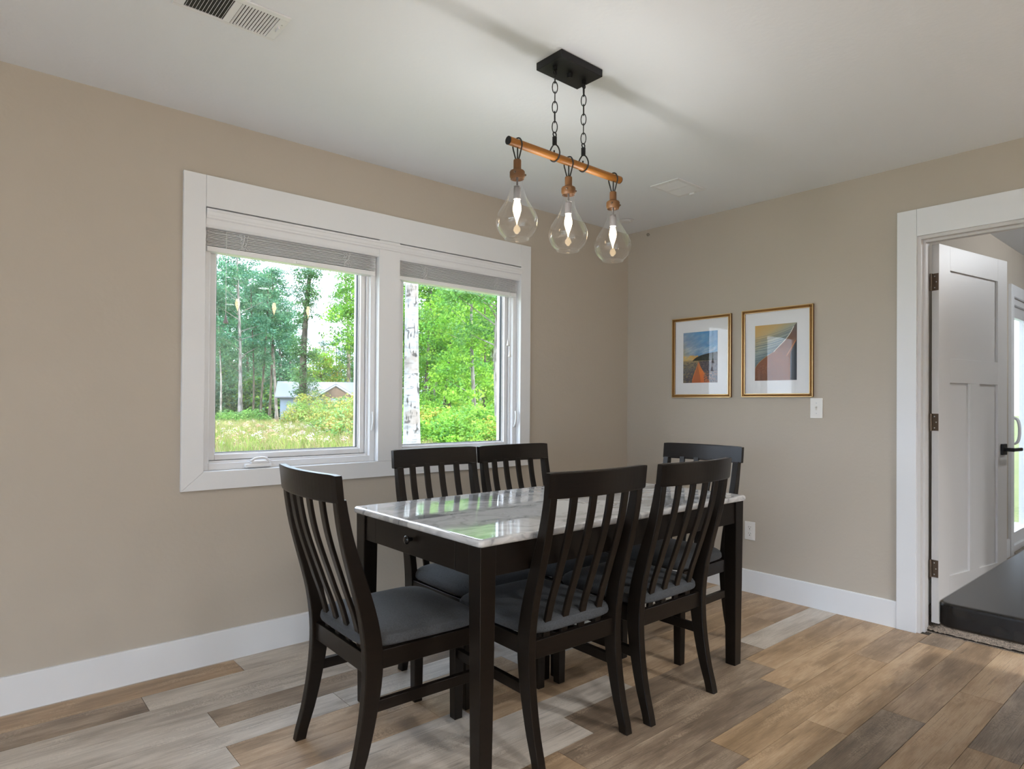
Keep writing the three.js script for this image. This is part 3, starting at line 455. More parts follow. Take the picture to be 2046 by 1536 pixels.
  const gold = std([0.42, 0.22, 0.06], 0.38, { metalness: 0.75 }), dark = std([0.18, 0.075, 0.02], 0.4, { metalness: 0.6 }), lip = std([0.62, 0.42, 0.2], 0.35, { metalness: 0.8 });
  const mat = std([0.74, 0.74, 0.75], 0.8), pic = (z0, z1, y0, y1, a, art, label) => {
    const f = thing('framed_picture', label, 'picture', [0, (y0 + y1) / 2, (z0 + z1) / 2], 0, 'gold-framed beach prints'), hw = (z1 - z0) / 2, hh = (y1 - y0) / 2, fw = 0.021, pt = 0.017;
    const fr = part('frame', [bx(-pt, -0.001, -hh, hh, -hw, -hw + fw, 0.003), bx(-pt, -0.001, -hh, hh, hw - fw, hw, 0.003), bx(-pt, -0.001, -hh, -hh + fw, -hw + fw, hw - fw, 0.003), bx(-pt, -0.001, hh - fw, hh, -hw + fw, hw - fw, 0.003)], dark, f);
    const rim = (o, w, x) => [bx(-x, -pt + 0.002, -hh + o, hh - o, -hw + o, -hw + o + w), bx(-x, -pt + 0.002, -hh + o, hh - o, hw - o - w, hw - o), bx(-x, -pt + 0.002, -hh + o, -hh + o + w, -hw + o, hw - o), bx(-x, -pt + 0.002, hh - o - w, hh - o, -hw + o, hw - o)];
    part('outer_lip', rim(0, 0.0045, 0.0215), lip, fr); part('inner_lip', rim(fw - 0.0035, 0.004, 0.018), lip, fr);
    const bead = new THREE.SphereGeometry(0.0036, 6, 4), bs = [], c = fw / 2, st = 0.0085;
    for (let z = -hw + c; z <= hw - c; z += st) for (const s of [-1, 1]) bs.push(bead.clone().scale(0.9, 1.5, 0.8).rotateX(0.7).translate(-pt - 0.001, s * (hh - c), z));
    for (let y = -hh + c + st; y <= hh - c - st; y += st) for (const s of [-1, 1]) bs.push(bead.clone().scale(0.9, 0.8, 1.5).rotateX(0.7).translate(-pt - 0.001, y, s * (hw - c)));
    part('beading', bs, gold, fr);
    part('mat', bx(-0.008, -0.004, -hh + 0.012, hh - 0.012, -hw + 0.012, hw - 0.012), mat, f);
    const [az0, az1, ay0, ay1] = a, g = new THREE.BoxGeometry(az1 - az0, ay1 - ay0, 0.0008).rotateY(-Math.PI / 2).translate(-0.0086, (ay0 + ay1) / 2 - (y0 + y1) / 2, (az0 + az1) / 2 - (z0 + z1) / 2);
    part('print', g, std([1, 1, 1], 0.6, { map: art }), f);
    part('glass_pane', bx(-0.0125, -0.012, -hh + 0.012, hh - 0.012, -hw + 0.012, hw - 0.012), M.picGlass, f);
  };
  pic(0.407, 0.855, 1.222, 1.764, [0.492, 0.754, 1.321, 1.663], art1, 'gold-framed beach print with blue sky and dark headland');
  pic(0.930, 1.379, 1.223, 1.768, [1.016, 1.280, 1.325, 1.667], art2, 'gold-framed print of a brown sandbank beside rippled water');
}

// ---------------------------------------------------------------- switch, outlets, small fittings
{
  const s = thing('light_switch', 'white toggle light switch below the right picture', 'light switch', [0, 1.158, 1.394]);
  part('wall_plate', bx(-0.006, -0.0002, -0.0585, 0.0585, -0.0355, 0.0355, 0.0028), M.plastic, s);
  part('toggle', [bx(-0.0068, -0.005, -0.012, 0.012, -0.005, 0.005), bx(-0.016, -0.005, 0.0, 0.009, -0.0042, 0.0042, 0.0015)], std([0.62, 0.58, 0.53], 0.4), s);
  part('screw', [-0.03, 0.03].map((y) => new THREE.SphereGeometry(0.003, 8, 6).scale(0.4, 1, 1).translate(-0.006, y, 0)), M.metal, s);
  const outlet = (pos, turn, label) => {
    const o = thing('wall_outlet', label, 'outlet', pos, turn, 'white duplex outlets');
    part('wall_plate', bx(-0.006, -0.0002, -0.0575, 0.0575, -0.035, 0.035, 0.0028), M.plastic, o);
    for (const y of [-0.0195, 0.0195]) {
      const r = part('receptacle', [cyl(0.0165, 0.0165, 0, 0.0022, 0, 0, 28).rotateZ(Math.PI / 2).translate(-0.006, y, 0)], M.plastic, o);
      part('slot', [bx(-0.0086, -0.008, y + 0.0015, y + 0.0085, -0.0075, -0.0055), bx(-0.0086, -0.008, y + 0.002, y + 0.008, 0.0055, 0.0075), bx(-0.0086, -0.008, y - 0.0095, y - 0.0045, -0.0025, 0.0025)], M.slot, r);
    }
    part('screw', new THREE.SphereGeometry(0.0028, 8, 6).scale(0.4, 1, 1).translate(-0.006, 0, 0), M.metal, o);
  };
  outlet([0, 0.384, 0.984], 0, 'white duplex outlet on the picture wall beside the table leg');
  outlet([-1.906, 0.379, 0], -Math.PI / 2, 'white duplex outlet under the window seen beneath the tabletop');
  const h = thing('ceiling_fitting', 'small round white fitting on the ceiling near the corner', 'ceiling fitting', [-0.30, CEIL, 0.225]);
  part('ring', lathe([[0.0, -0.012], [0.026, -0.012], [0.03, -0.009], [0.03, -0.004], [0.048, -0.004], [0.05, -0.0002], [0.0, -0.0002]], 32), M.trim, h);
  const k = thing('wall_hook', 'tiny grey knob high on the picture wall just under the ceiling', 'wall knob', [0, 2.40, 0.19]);
  part('knob', [new THREE.SphereGeometry(0.011, 14, 10).translate(-0.012, 0, 0), cyl(0.006, 0.006, 0, 0.012, 0, 0, 10).rotateZ(Math.PI / 2).translate(0, 0, 0)], std([0.22, 0.2, 0.17], 0.7), k);
}
// ceiling registers: face frame, two banks of louvres, damper lever
{
  const reg = (x, z, w, d, label, dirs) => {
    const v = thing('ceiling_vent', label, 'air vent', [x, CEIL, z], 0, 'white ceiling registers'), hw = w / 2, hd = d / 2, bw = 0.125, g0 = 0.011, in1 = 0.0135;
    const b0 = -hw + 0.03, banks = [[b0, -g0], [g0, hw - 0.03]], zl = -hd + in1, zh = hd - 0.022;
    part('face_frame', [bx(-hw, hw, -0.006, -0.0003, -hd, zl, 0.0015), bx(-hw, hw, -0.006, -0.0003, zh, hd, 0.0015), bx(-hw, b0, -0.006, -0.0003, zl, zh, 0.0015), bx(hw - 0.03, hw, -0.006, -0.0003, zl, zh, 0.0015), bx(-g0, g0, -0.006, -0.0003, zl, zh, 0.0015)], M.trim, v);
    part('duct_box', bx(b0 - 0.002, hw - 0.028, -0.0012, -0.0004, zl - 0.002, zh + 0.002), M.slot, v);
    banks.forEach(([a, b], i) => { for (let k = 0; k < 12; k++) part('louvre', uvm(new THREE.BoxGeometry(i === dirs ? 0.0012 : (dirs === 5 && i === 1 ? 0.0085 : 0.0066), 0.001, zh - zl).rotateZ(i === dirs ? 1.25 : -0.32).translate(lerp(a, b, (k + 0.5) / 12), -0.004, (zl + zh) / 2)), M.trim, v); });
    part('damper_lever', bx(hw - 0.02, hw - 0.012, -0.016, -0.005, -0.01, 0.02, 0.002), M.trim, v);
    part('screw', [-1, 1].map((s) => new THREE.SphereGeometry(0.003, 8, 6).scale(1, 0.4, 1).translate(s * (hw - 0.012), -0.006, 0.03)), M.metal, v);
  };
  reg(-3.12, 0.903, 0.32, 0.17, 'white ceiling register at the top left above the window', 0);
  reg(-0.608, 0.862, 0.285, 0.19, 'white ceiling register behind the pendant lamp near the corner', 5);
}
// kitchen island: only a corner of its dark stone top reaches into the frame
{
  const i = thing('kitchen_island', 'black stone countertop corner in the near right foreground', 'island', [-2.812, 0, 2.79]);
  const stone = dataTex(512, 512, (u, v) => { const a = fbm(u * 80, v * 80, 80, 80, 2), b = fbm(u * 9, v * 9, 9, 9, 3), k = sstep(0.45, 0.75, a) * 0.5 + b * 0.5; return [lerp(0.003, 0.014, k), lerp(0.003, 0.012, k), lerp(0.0035, 0.010, k)]; });
  const sh = new THREE.Shape(), L = 2.2, D = 1.0, r = 0.02, e = 0.004; sh.moveTo(r, e); sh.lineTo(L, e); sh.lineTo(L, D); sh.lineTo(e, D); sh.lineTo(e, r); sh.quadraticCurveTo(e, e, r, e);
  part('countertop', uvm(new THREE.ExtrudeGeometry(sh, { depth: 0.024, bevelEnabled: true, bevelThickness: 0.004, bevelSize: 0.004, bevelSegments: 3, curveSegments: 8 }).rotateX(Math.PI / 2).translate(0, 0.916, 0)), phys([1, 1, 1], 0.2, { map: stone, specularIntensity: 0.45 }), i);
  part('base_cabinet', bx(0.3, L - 0.1, 0.1, 0.88, 0.32, D - 0.05, 0.002), phys([0.5, 0.5, 0.5], 0.4), i);
  part('toe_kick', bx(0.34, L - 0.14, 0, 0.1, 0.36, D - 0.1), M.blackPlain, i);
}
// unseen ceiling lamps added as fill, behind the camera and in the bedroom
{
  const lensM = new THREE.MeshStandardMaterial({ color: lin([0.9, 0.9, 0.88]), roughness: 0.5, emissive: lin(FILL_COLOR), emissiveIntensity: 3 });
  const can = (x, z, power, label, col = FILL_COLOR) => {
    const c = thing('fill_downlight', label, 'downlight', [x, CEIL, z], 0, 'added recessed fill lamps');
    part('trim_ring', lathe([[0.06, -0.004], [0.085, -0.006], [0.09, -0.0003], [0.055, -0.0003], [0.06, -0.004]], 32), M.trim, c);
    part('light_lens', cyl(0.06, 0.06, -0.0042, -0.0005, 0, 0, 28), lensM, c);
    const l = new THREE.SpotLight(lin(col), power, 0, 1.25, 0.6); l.position.set(0, -0.012, 0); l.target.position.set(0, -2, 0); l.castShadow = true; l.shadow.radius = 3; l.name = 'fill_beam'; c.add(l, l.target);
  };
  [[-1.2, 4.0], [-2.8, 4.4], [-1.1, 5.5], [-2.8, 5.5], [-4.4, 5.2], [-6.4, 4.4], [-6.4, 5.6]].forEach(([x, z], k) => can(x, z, FILL_CAN, ['first', 'second', 'third', 'fourth', 'fifth', 'sixth', 'seventh'][k] + ' added round fill lamp recessed in the kitchen ceiling behind the camera'));
// dome lamp added out of view to light the open bedroom door
  const b = thing('added_ceiling_lamp', 'added round flush dome lamp on the bedroom ceiling, out of view', 'ceiling lamp', [1.9, CEIL, 3.3]);
  part('base_ring', cyl(0.14, 0.15, -0.02, -0.0005, 0, 0, 32), M.trim, b);
  part('lamp_dome', lathe([[0, -0.09], [0.05, -0.086], [0.1, -0.068], [0.13, -0.04], [0.138, -0.02]], 32), lensM, b);
  const bl = new THREE.PointLight(lin(FILL_COLOR), BEDROOM_FILL); bl.position.set(0, -0.055, 0); bl.castShadow = true; bl.shadow.radius = 2; bl.name = 'fill_dome_light'; b.add(bl);
}
// ---------------------------------------------------------------- outdoors
const G = -0.8;
const stand = [];   // where trees already stand
{
  const m = dataTex(512, 512, (u, v) => { const a = fbm(u * 40, v * 40, 40, 40, 4), b = fbm(u * 6, v * 6, 6, 6, 3), k = clamp(a * 0.6 + b * 0.6 - 0.1, 0, 1); return [lerp(0.11, 0.23, k), lerp(0.15, 0.23, k), lerp(0.035, 0.07, k)]; });
  const g = new THREE.PlaneGeometry(300, 300, 1, 1).rotateX(-Math.PI / 2).translate(20, G, -40);
  const o = part('meadow_ground', uvm(g), std([1, 1, 1], 1, { map: rep(m, 0.12, 0.12) }), scene); o.userData.kind = 'structure'; tag(o, 'grassy ground outside the windows', 'ground');
  // foundation under the house
  struct('wall_foundation', bx(X0 - WT, BX1 + WT, G - 0.1, -0.2, -WT + 0.02, Z1 + WT), M.outerWall, 'foundation below the room', 'wall');
}
const leafM = (o = {}) => phys([0.78, 0.78, 0.78], 0.9, { transmission: 0.35, thickness: 0, side: THREE.DoubleSide, specularIntensity: 0.3, ...o });
function sprayGeo(n, R, L, Wd, flatY) {   // a spray of folded leaf blades
  const pos = [], idx = [];
  for (let i = 0; i < n; i++) {
    const c = new THREE.Vector3(rr(-1, 1), rr(-1, 1) * flatY, rr(-1, 1)).multiplyScalar(R), d = new THREE.Vector3(rr(-1, 1), rr(-0.7, 0.4), rr(-1, 1)).normalize(), up = new THREE.Vector3(rr(-0.6, 0.6), 1, rr(-0.6, 0.6)), s = new THREE.Vector3().crossVectors(d, up).normalize(), nn = new THREE.Vector3().crossVectors(s, d);
    const l = L * rr(0.7, 1.3), w = Wd * rr(0.7, 1.3), o = pos.length / 3, P = (a, b, e) => { const v = c.clone().addScaledVector(d, a * l).addScaledVector(s, b * w).addScaledVector(nn, e * w); pos.push(v.x, v.y, v.z); };
    P(-0.5, 0, 0); P(-0.05, 0.5, 0.18); P(0.5, 0, -0.1); P(-0.05, -0.5, 0.18);
    idx.push(o, o + 1, o + 2, o, o + 2, o + 3);
  }
  const g = new THREE.BufferGeometry(); g.setAttribute('position', new THREE.Float32BufferAttribute(pos, 3)); g.setIndex(idx); const h = g.toNonIndexed(); h.computeVertexNormals(); return h;
}
const sprays = [sprayGeo(16, 0.42, 0.2, 0.13, 0.45), sprayGeo(16, 0.42, 0.2, 0.13, 0.45), sprayGeo(22, 0.5, 0.24, 0.16, 0.4)];
const fineSprays = [sprayGeo(22, 0.3, 0.12, 0.075, 0.5), sprayGeo(22, 0.3, 0.12, 0.075, 0.5)];
const LM = leafM();
function foliage(name, parent, geo, list, cols) {
  const im = new THREE.InstancedMesh(geo, LM, list.length), m = new THREE.Matrix4(), q = new THREE.Quaternion(), e = new THREE.Euler(), c = new THREE.Color();
  list.forEach(([x, y, z, s], i) => { e.set(rr(-0.5, 0.5), rr(0, 6.3), rr(-0.5, 0.5)); q.setFromEuler(e); m.compose(new THREE.Vector3(x, y, z), q, new THREE.Vector3(s, s, s)); im.setMatrixAt(i, m); const k = cols[Math.floor(rnd() * cols.length)], b = rr(0.75, 1.25); c.setRGB(k[0] * b, k[1] * b, k[2] * b); im.setColorAt(i, c); });
  im.name = name; im.userData.kind = 'stuff'; im.castShadow = im.receiveShadow = true; parent.add(im); return im;
}
const bark = (a, b, sx, sy) => std([1, 1, 1], 0.95, { map: dataTex(128, 256, (u, v) => { const k = fbm(u * sx, v * sy, sx, sy, 4); return [0, 1, 2].map((n) => lerp(a[n], b[n], sstep(0.3, 0.7, k))); }) });
const barkGrey = bark([0.10, 0.085, 0.07], [0.27, 0.24, 0.21], 12, 8), barkDark = bark([0.035, 0.028, 0.02], [0.11, 0.09, 0.065], 12, 8), barkTan = bark([0.16, 0.12, 0.085], [0.34, 0.27, 0.20], 12, 8);
function trunkGeo(h, r0, r1, bend = 0.2, n = 10) {   // tapered, slightly crooked
  const gs = [], ph = rr(0, 6), ph2 = rr(0, 6), at = (t) => [bend * (Math.sin(ph + t * 3.2) - Math.sin(ph)), h * t, bend * (Math.sin(ph2 + t * 2.6) - Math.sin(ph2))], P = [], I = [], UV = [], N = 14;
  for (let i = 0; i <= N; i++) { const t = i / N, [x, y, z] = at(t), r = lerp(r0, r1, t) * (1 + 0.35 * Math.pow(1 - t, 14)); for (let k = 0; k <= n; k++) { const a = k / n * 2 * Math.PI; P.push(x + r * Math.cos(a), y, z + r * Math.sin(a)); UV.push(k / n, y * 0.35); } }
  for (let i = 0; i < N; i++) for (let k = 0; k < n; k++) { const a = i * (n + 1) + k, b = a + n + 1; I.push(a, b, a + 1, b, b + 1, a + 1); }
  const g = new THREE.BufferGeometry(); g.setAttribute('position', new THREE.Float32BufferAttribute(P, 3)); g.setAttribute('uv', new THREE.Float32BufferAttribute(UV, 2)); g.setIndex(I); g.computeVertexNormals(); return { g, at };
}
function limb(a, b, r0, r1) { const A = new THREE.Vector3(...a), B = new THREE.Vector3(...b), d = B.clone().sub(A), g = new THREE.CylinderGeometry(r1, r0, d.length(), 6, 1, true); g.applyQuaternion(new THREE.Quaternion().setFromUnitVectors(new THREE.Vector3(0, 1, 0), d.clone().normalize())); return g.translate(...A.add(B).multiplyScalar(0.5).toArray()); }
// blobs: [height share, sideways reach, radius, height of blob, sprays]
function tree(name, label, group, pos, o) {
  const t = thing(name, label, 'tree', pos, 0, group), { g, at } = trunkGeo(o.h, o.r, o.r * 0.35, o.bend ?? 0.25);
  part('trunk', g, o.bark, t);
  const list = [], limbs = [];
  for (let b = 0; b < o.blobs; b++) {
    const f = lerp(o.low, 1.0, (b + rnd()) / o.blobs), [tx, ty, tz] = at(Math.min(f, 0.97)), a = rr(0, 6.28), reach = o.reach * (1 - 0.65 * Math.pow(Math.max(0, (f - o.low) / (1 - o.low)), 1.6)) * rr(0.25, 1), cx = tx + reach * Math.cos(a), cz = tz + reach * Math.sin(a), cy = ty + rr(0, 0.5), R = o.blobR * rr(0.7, 1.25);
    if (reach > 0.8) limbs.push(limb([tx, ty - reach * 0.35, tz], [cx, cy, cz], o.r * 0.22, o.r * 0.06));
    for (let k = 0; k < o.per; k++) { const u = rr(-1, 1), th = rr(0, 6.28), s = Math.sqrt(1 - u * u), q = R * Math.pow(rnd(), 0.45); list.push([cx + q * s * Math.cos(th), cy + q * u * 0.6, cz + q * s * Math.sin(th), (o.size ?? 1) * rr(0.7, 1.4)]); }
  }
  stand.push([pos[0], pos[2]]);
  if (limbs.length) part('branches', limbs, o.bark, t);
  foliage('foliage', t, o.geo, list, o.cols);
  return t;
}
const hazeTeal = [[0.10, 0.25, 0.13], [0.13, 0.30, 0.15], [0.085, 0.20, 0.115], [0.17, 0.35, 0.16], [0.12, 0.29, 0.18]], mid = [[0.14, 0.32, 0.07], [0.19, 0.40, 0.08], [0.10, 0.25, 0.055], [0.25, 0.46, 0.09]], lime = [[0.25, 0.50, 0.05], [0.33, 0.58, 0.07], [0.19, 0.42, 0.05], [0.30, 0.52, 0.05], [0.14, 0.34, 0.06]], gold = [[0.42, 0.48, 0.06], [0.34, 0.50, 0.07], [0.50, 0.40, 0.07], [0.28, 0.45, 0.07]];  // distance haze is put into the pale blue-green leaf colours
// prototypes, then clones with a turn and a size of their own

function apart(o, gap) { for (let n = 0; n < 12; n++) { if (stand.every(([x, z]) => Math.hypot(x - o.position.x, z - o.position.z) > gap)) break; const dx = o.position.x + 3.78, dz = o.position.z - 3.07, l = Math.hypot(dx, dz); o.position.x += dx / l * 1.6; o.position.z += dz / l * 1.6; } stand.push([o.position.x, o.position.z]); }
const dirPos = (deg, dist) => [-3.78 + dist * Math.sin(deg * Math.PI / 180), G, 3.07 - dist * Math.cos(deg * Math.PI / 180)];
{
  const gA = 'woods behind the meadow', lA = 'tall forest tree with leaves tinted blue-green for haze, in the woods beyond the meadow';
  const A = [tree('forest_tree', lA, gA, dirPos(15.5, 92), { h: 20, r: 0.26, bark: barkGrey, blobs: 24, low: 0.18, reach: 3.4, blobR: 1.5, per: 20, geo: sprays[0], size: 1.25, cols: hazeTeal }), tree('forest_tree', lA, gA, dirPos(18.5, 84), { h: 18, r: 0.22, bark: barkDark, blobs: 24, low: 0.10, reach: 3.2, blobR: 1.5, per: 20, geo: sprays[1], size: 1.25, cols: hazeTeal }), tree('forest_tree', lA, gA, dirPos(21, 97), { h: 17, r: 0.24, bark: barkGrey, blobs: 20, low: 0.25, reach: 3.2, blobR: 1.5, per: 20, geo: sprays[0], size: 1.25, cols: hazeTeal })];
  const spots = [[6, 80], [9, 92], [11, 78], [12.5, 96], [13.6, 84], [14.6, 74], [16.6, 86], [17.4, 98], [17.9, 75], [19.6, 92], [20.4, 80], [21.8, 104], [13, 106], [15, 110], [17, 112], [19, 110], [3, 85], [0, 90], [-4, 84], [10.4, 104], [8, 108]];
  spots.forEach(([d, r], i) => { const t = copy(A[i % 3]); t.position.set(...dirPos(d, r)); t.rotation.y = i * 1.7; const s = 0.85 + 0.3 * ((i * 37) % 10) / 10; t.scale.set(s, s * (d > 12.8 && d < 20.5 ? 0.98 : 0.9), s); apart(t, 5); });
  // low woods behind the house, with sky above them
  [[22.6, 96, 0.55], [23.6, 90, 0.5], [24.6, 98, 0.55], [25.6, 92, 0.6], [26.4, 100, 0.6]].forEach(([d, r, s], i) => { const t = copy(A[(i + 1) % 3], 'low tree tinted blue-green for haze in the woods behind the house roof'); t.userData.group = 'low woods behind the house'; t.position.set(...dirPos(d, r)); t.rotation.y = i * 2.1; t.scale.set(s, s, s); });
  // nearer slim trunks standing before the woods
  [[438, 13.81, -56.57], [478, 15.19, -55.82], [505, 17.62, -59.51], [520, 18.21, -59.19], [538, 19.5, -60.36], [553, 20.73, -61.65]].forEach(([k, x, z], i) => tree('edge_tree', ['slim pale tree at the far left edge of the meadow', 'tall pale-trunked tree left of the house with a wide crown', 'dark slender tree left of the house, third along the meadow', 'slender tree left of the house, fourth along the meadow', 'straight dark-trunked tree left of the house, fifth along the meadow', 'grey-trunked tree beside the house corner'][i], 'trees along the meadow edge', [x, G, z], { h: [12, 16, 13, 14, 15, 15.5][i], r: [0.09, 0.17, 0.1, 0.12, 0.14, 0.16][i], bark: [barkGrey, barkGrey, barkDark, barkDark, barkDark, barkGrey][i], blobs: [9, 20, 10, 13, 15, 15][i], low: [0.45, 0.42, 0.4, 0.42, 0.5, 0.45][i], reach: [1.6, 3.0, 1.8, 2.0, 2.2, 2.2][i], blobR: 1.1, per: 16, geo: sprays[i & 1], size: 1.0, cols: hazeTeal }));
  // ivy-clad tree before the house
  const iv = tree('ivy_tree', 'dark tree trunk wrapped in ivy standing before the house', undefined, [17.99, G, -48.48], { h: 15, r: 0.36, bark: barkDark, blobs: 20, low: 0.10, reach: 1.0, blobR: 0.9, per: 20, geo: fineSprays[0], size: 1.3, cols: [[0.11, 0.25, 0.08], [0.16, 0.32, 0.11], [0.2, 0.37, 0.14], [0.09, 0.19, 0.07]], bend: 0.3 });
  const up = []; for (let k = 0; k < 190; k++) { const a = rr(0, 6.28), f = Math.pow(rnd(), 0.8), q = rr(0.2, 1.6) * (0.5 + f); up.push([q * Math.cos(a), 9.8 + 5.4 * f + rr(-0.5, 0.5), q * Math.sin(a), rr(0.9, 1.5)]); }
  foliage('crown', iv, fineSprays[1], up, hazeTeal);
  // trees right of the house
  [[29.6, -64.1, 14, 0.27, barkTan], [20.55, -44.57, 11.5, 0.12, barkGrey], [19.2, -40.6, 12, 0.12, barkGrey]].forEach(([x, z, h, r, bk], i) => tree('yard_tree', ['thick tan-trunked tree just right of the house', 'pale slim tree right of the house', 'bright green tree at the right edge of the left window'][i], 'trees right of the house', [x, G, z], { h: h + 3, r, bark: bk, blobs: 20, low: 0.38, reach: 2.0, blobR: 1.15, per: 17, geo: sprays[i & 1], size: 1.0, cols: i ? mid.concat(lime) : mid }));
  // yellow maple showing over the roof
  tree('yellow_tree', 'yellow-green leafy tree showing over the house roof', undefined, [26.6, G, -63.5], { h: 7.2, r: 0.2, bark: barkDark, blobs: 20, low: 0.35, reach: 3.0, blobR: 1.3, per: 18, geo: sprays[0], size: 1.0, cols: gold.concat(lime) });
}
// shrubs: low mounds of leaves
function shrub(name, label, group, pos, R, hh, n, geo, size, cols) {
  const t = thing(name, label, 'shrub', pos, rr(0, 6), group), list = [], st = [];
  for (let k = 0; k < n; k++) { const a = rr(0, 6.28), q = R * Math.sqrt(rnd()), y = hh * (1 - 0.75 * (q / R) ** 2) * Math.pow(rnd(), 0.6); list.push([q * Math.cos(a), y + 0.08, q * Math.sin(a), size * rr(0.7, 1.4)]); }
  for (let k = 0; k < 5; k++) { const a = k * 1.26; st.push(limb([0.05 * Math.cos(a), 0, 0.05 * Math.sin(a)], [R * 0.5 * Math.cos(a), hh * 0.6, R * 0.5 * Math.sin(a)], 0.018, 0.006)); }
  part('stems', st, barkDark, t); foliage('foliage', t, geo, list, cols); return t;
}
{
  const warm = [[0.45, 0.45, 0.08], [0.30, 0.46, 0.09], [0.42, 0.34, 0.09], [0.22, 0.42, 0.12]];
  [[11.3, -27.42, 1.2, 1.8, 'bushy green and gold shrub at the right edge of the meadow'], [13.9, -31.6, 1.5, 2.6, 'tall green shrub at the right of the meadow, behind the gold one'], [14.0, -34.59, 1.6, 2.2, 'spreading yellow-green shrub before the garage'], [16.02, -43.53, 1.7, 2.4, 'orange-tinged shrub at the foot of the ivy-clad tree'], [17.6, -45.6, 1.5, 2.9, 'light green sapling clump before the house wall'], [14.36, -50.55, 1.5, 1.3, 'round green shrub at the meadow edge left of the house'], [12.9, -51.5, 1.2, 1.1, 'small pale shrub at the far left meadow edge'], [10.2, -25.4, 0.8, 0.9, 'low gold weed clump in the meadow, nearest the window']].forEach(([x, z, R, h, l], i) => shrub('meadow_shrub', l, 'shrubs in the meadow', [x, G, z], R, h, Math.round(75 * R * R * 0.7) + 40, fineSprays[i & 1], 1.15, i === 5 || i === 6 ? mid : warm));
}
// meadow grass
{
  const pos = []; for (let k = 0; k < 9; k++) { const a = rr(0, 6.28), q = rr(0, 0.14), x = q * Math.cos(a), z = q * Math.sin(a), h = rr(0.3, 0.62), lx = rr(-0.14, 0.14), lz = rr(-0.14, 0.14), w = 0.011, c = Math.cos(a), s = Math.sin(a); pos.push(x - w * s, 0, z + w * c, x + w * s, 0, z - w * c, x + lx * 0.4 - w * 0.6 * s, h * 0.6, z + lz * 0.4, x + lx * 0.4 - w * 0.6 * s, h * 0.6, z + lz * 0.4, x + w * s, 0, z - w * c, x + lx, h, z + lz); }
  const g = new THREE.BufferGeometry(); g.setAttribute('position', new THREE.Float32BufferAttribute(pos, 3)); g.computeVertexNormals();
  const list = []; for (let k = 0; k < 26000; k++) { const r = 17 + 45 * Math.pow(rnd(), 0.75), d = rr(4, 34); const [x, , z] = dirPos(d, r); if (x > 15.6 && z < -50) continue; list.push([x, 0, z, rr(0.6, 1.25)]); }
  const o = foliage('meadow_grass', scene, g, list, [[0.30, 0.32, 0.085], [0.25, 0.32, 0.07], [0.36, 0.32, 0.13], [0.33, 0.25, 0.12], [0.21, 0.30, 0.055]]); o.position.y = G; tag(o, 'tall yellow-green meadow grass outside the left window', 'grass');
  const fl = []; for (let k = 0; k < 420; k++) { const [x, , z] = dirPos(rr(10, 28), rr(26, 55)); fl.push([x, rr(0.35, 0.6), z, rr(0.35, 0.7)]); }
  const w = foliage('wildflowers', scene, fineSprays[0], fl, [[0.7, 0.35, 0.25], [0.8, 0.62, 0.3], [0.7, 0.55, 0.5], [0.75, 0.7, 0.55]]); w.position.y = G; tag(w, 'pale orange wildflowers scattered through the meadow grass', 'flowers');
}
// neighbour's house, turned to face the window
{
  const h = thing('neighbour_house', 'grey-roofed house with pale siding beyond the meadow', 'house', [17.2, G, -52.6], -0.42), roof = std([0.20, 0.20, 0.205], 0.9), side = std([0.26, 0.30, 0.34], 0.8), brown = std([0.17, 0.115, 0.08], 0.85), white = std([0.45, 0.45, 0.45], 0.6);
  part('siding', [bx(0.35, 6.8, 0, 2.55, -6, 0)], side, h);
  part('lap_boards', Array.from({ length: 12 }, (_, k) => bx(0.33, 6.82, 0.2 + k * 0.19, 0.22 + k * 0.19, -6.02, 0.02)), side, h);
  for (const s of [1, -1]) part('roof_slope', uvm(bx(-0.05, 7.1, -0.06, 0.06, -1.9, 1.9).rotateX(s * 0.39).translate(0, 3.05, -3 + s * 1.72)), roof, h);
  part('end_gable', [extr([[-6, 2.5], [0, 2.5], [-3, 3.72]], 6.4).rotateY(-Math.PI / 2).translate(6.78, 0, 0)], side, h);
  const gb = part('gable', uvm(extr([[3.3, 2.3], [6.7, 2.3], [5.0, 3.3]], 0.5).translate(0, 0, 0.45)), brown, h);
  part('gable_trim', [limb([2.9, 2.12, 0.98], [5.0, 3.42, 0.98], 0.08, 0.08), limb([7.1, 2.12, 0.98], [5.0, 3.42, 0.98], 0.08, 0.08)], white, gb);
  part('gable_roof', [extr([[2.8, 2.1], [5.0, 3.47], [7.2, 2.1], [7.2, 2.22], [5.0, 3.59], [2.8, 2.22]], 3.2).translate(0, 0, -2.25)], roof, gb);
  part('porch_wall', bx(3.2, 6.75, 0, 2.3, 0, 0.9), side, h);
  const gd = part('garage_door', bx(3.8, 6.3, 0.02, 1.95, 0.88, 0.93), brown, h);
  part('garage_trim', [bx(3.66, 3.8, 0, 2.08, 0.88, 0.97), bx(6.3, 6.44, 0, 2.08, 0.88, 0.97), bx(3.66, 6.44, 1.95, 2.08, 0.88, 0.97)], white, gd);
}
// thicket closing the woods below the crowns
{
  const l = 'dark green thicket bush between the trunks of the far woods', S = [shrub('thicket_bush', l, 'thicket in the far woods', dirPos(14, 78), 3.2, 4.2, 170, sprays[2], 1.5, hazeTeal), shrub('thicket_bush', l, 'thicket in the far woods', dirPos(19, 80), 3.0, 4.8, 170, sprays[2], 1.5, hazeTeal.concat(mid))];
  for (let i = 0; i < 34; i++) { const t = copy(S[i & 1]); t.position.set(...dirPos(5 + (i % 17) * 1.35 + (i > 16 ? 0.7 : 0), i > 16 ? 98 + (i % 3) * 4 : 82 + (i % 4) * 3)); t.rotation.y = i * 1.3; const s = 0.85 + 0.4 * ((i * 31) % 10) / 10 + (i > 16 ? 0.5 : 0); t.scale.set(s, s, s); apart(t, 3.6); }
}
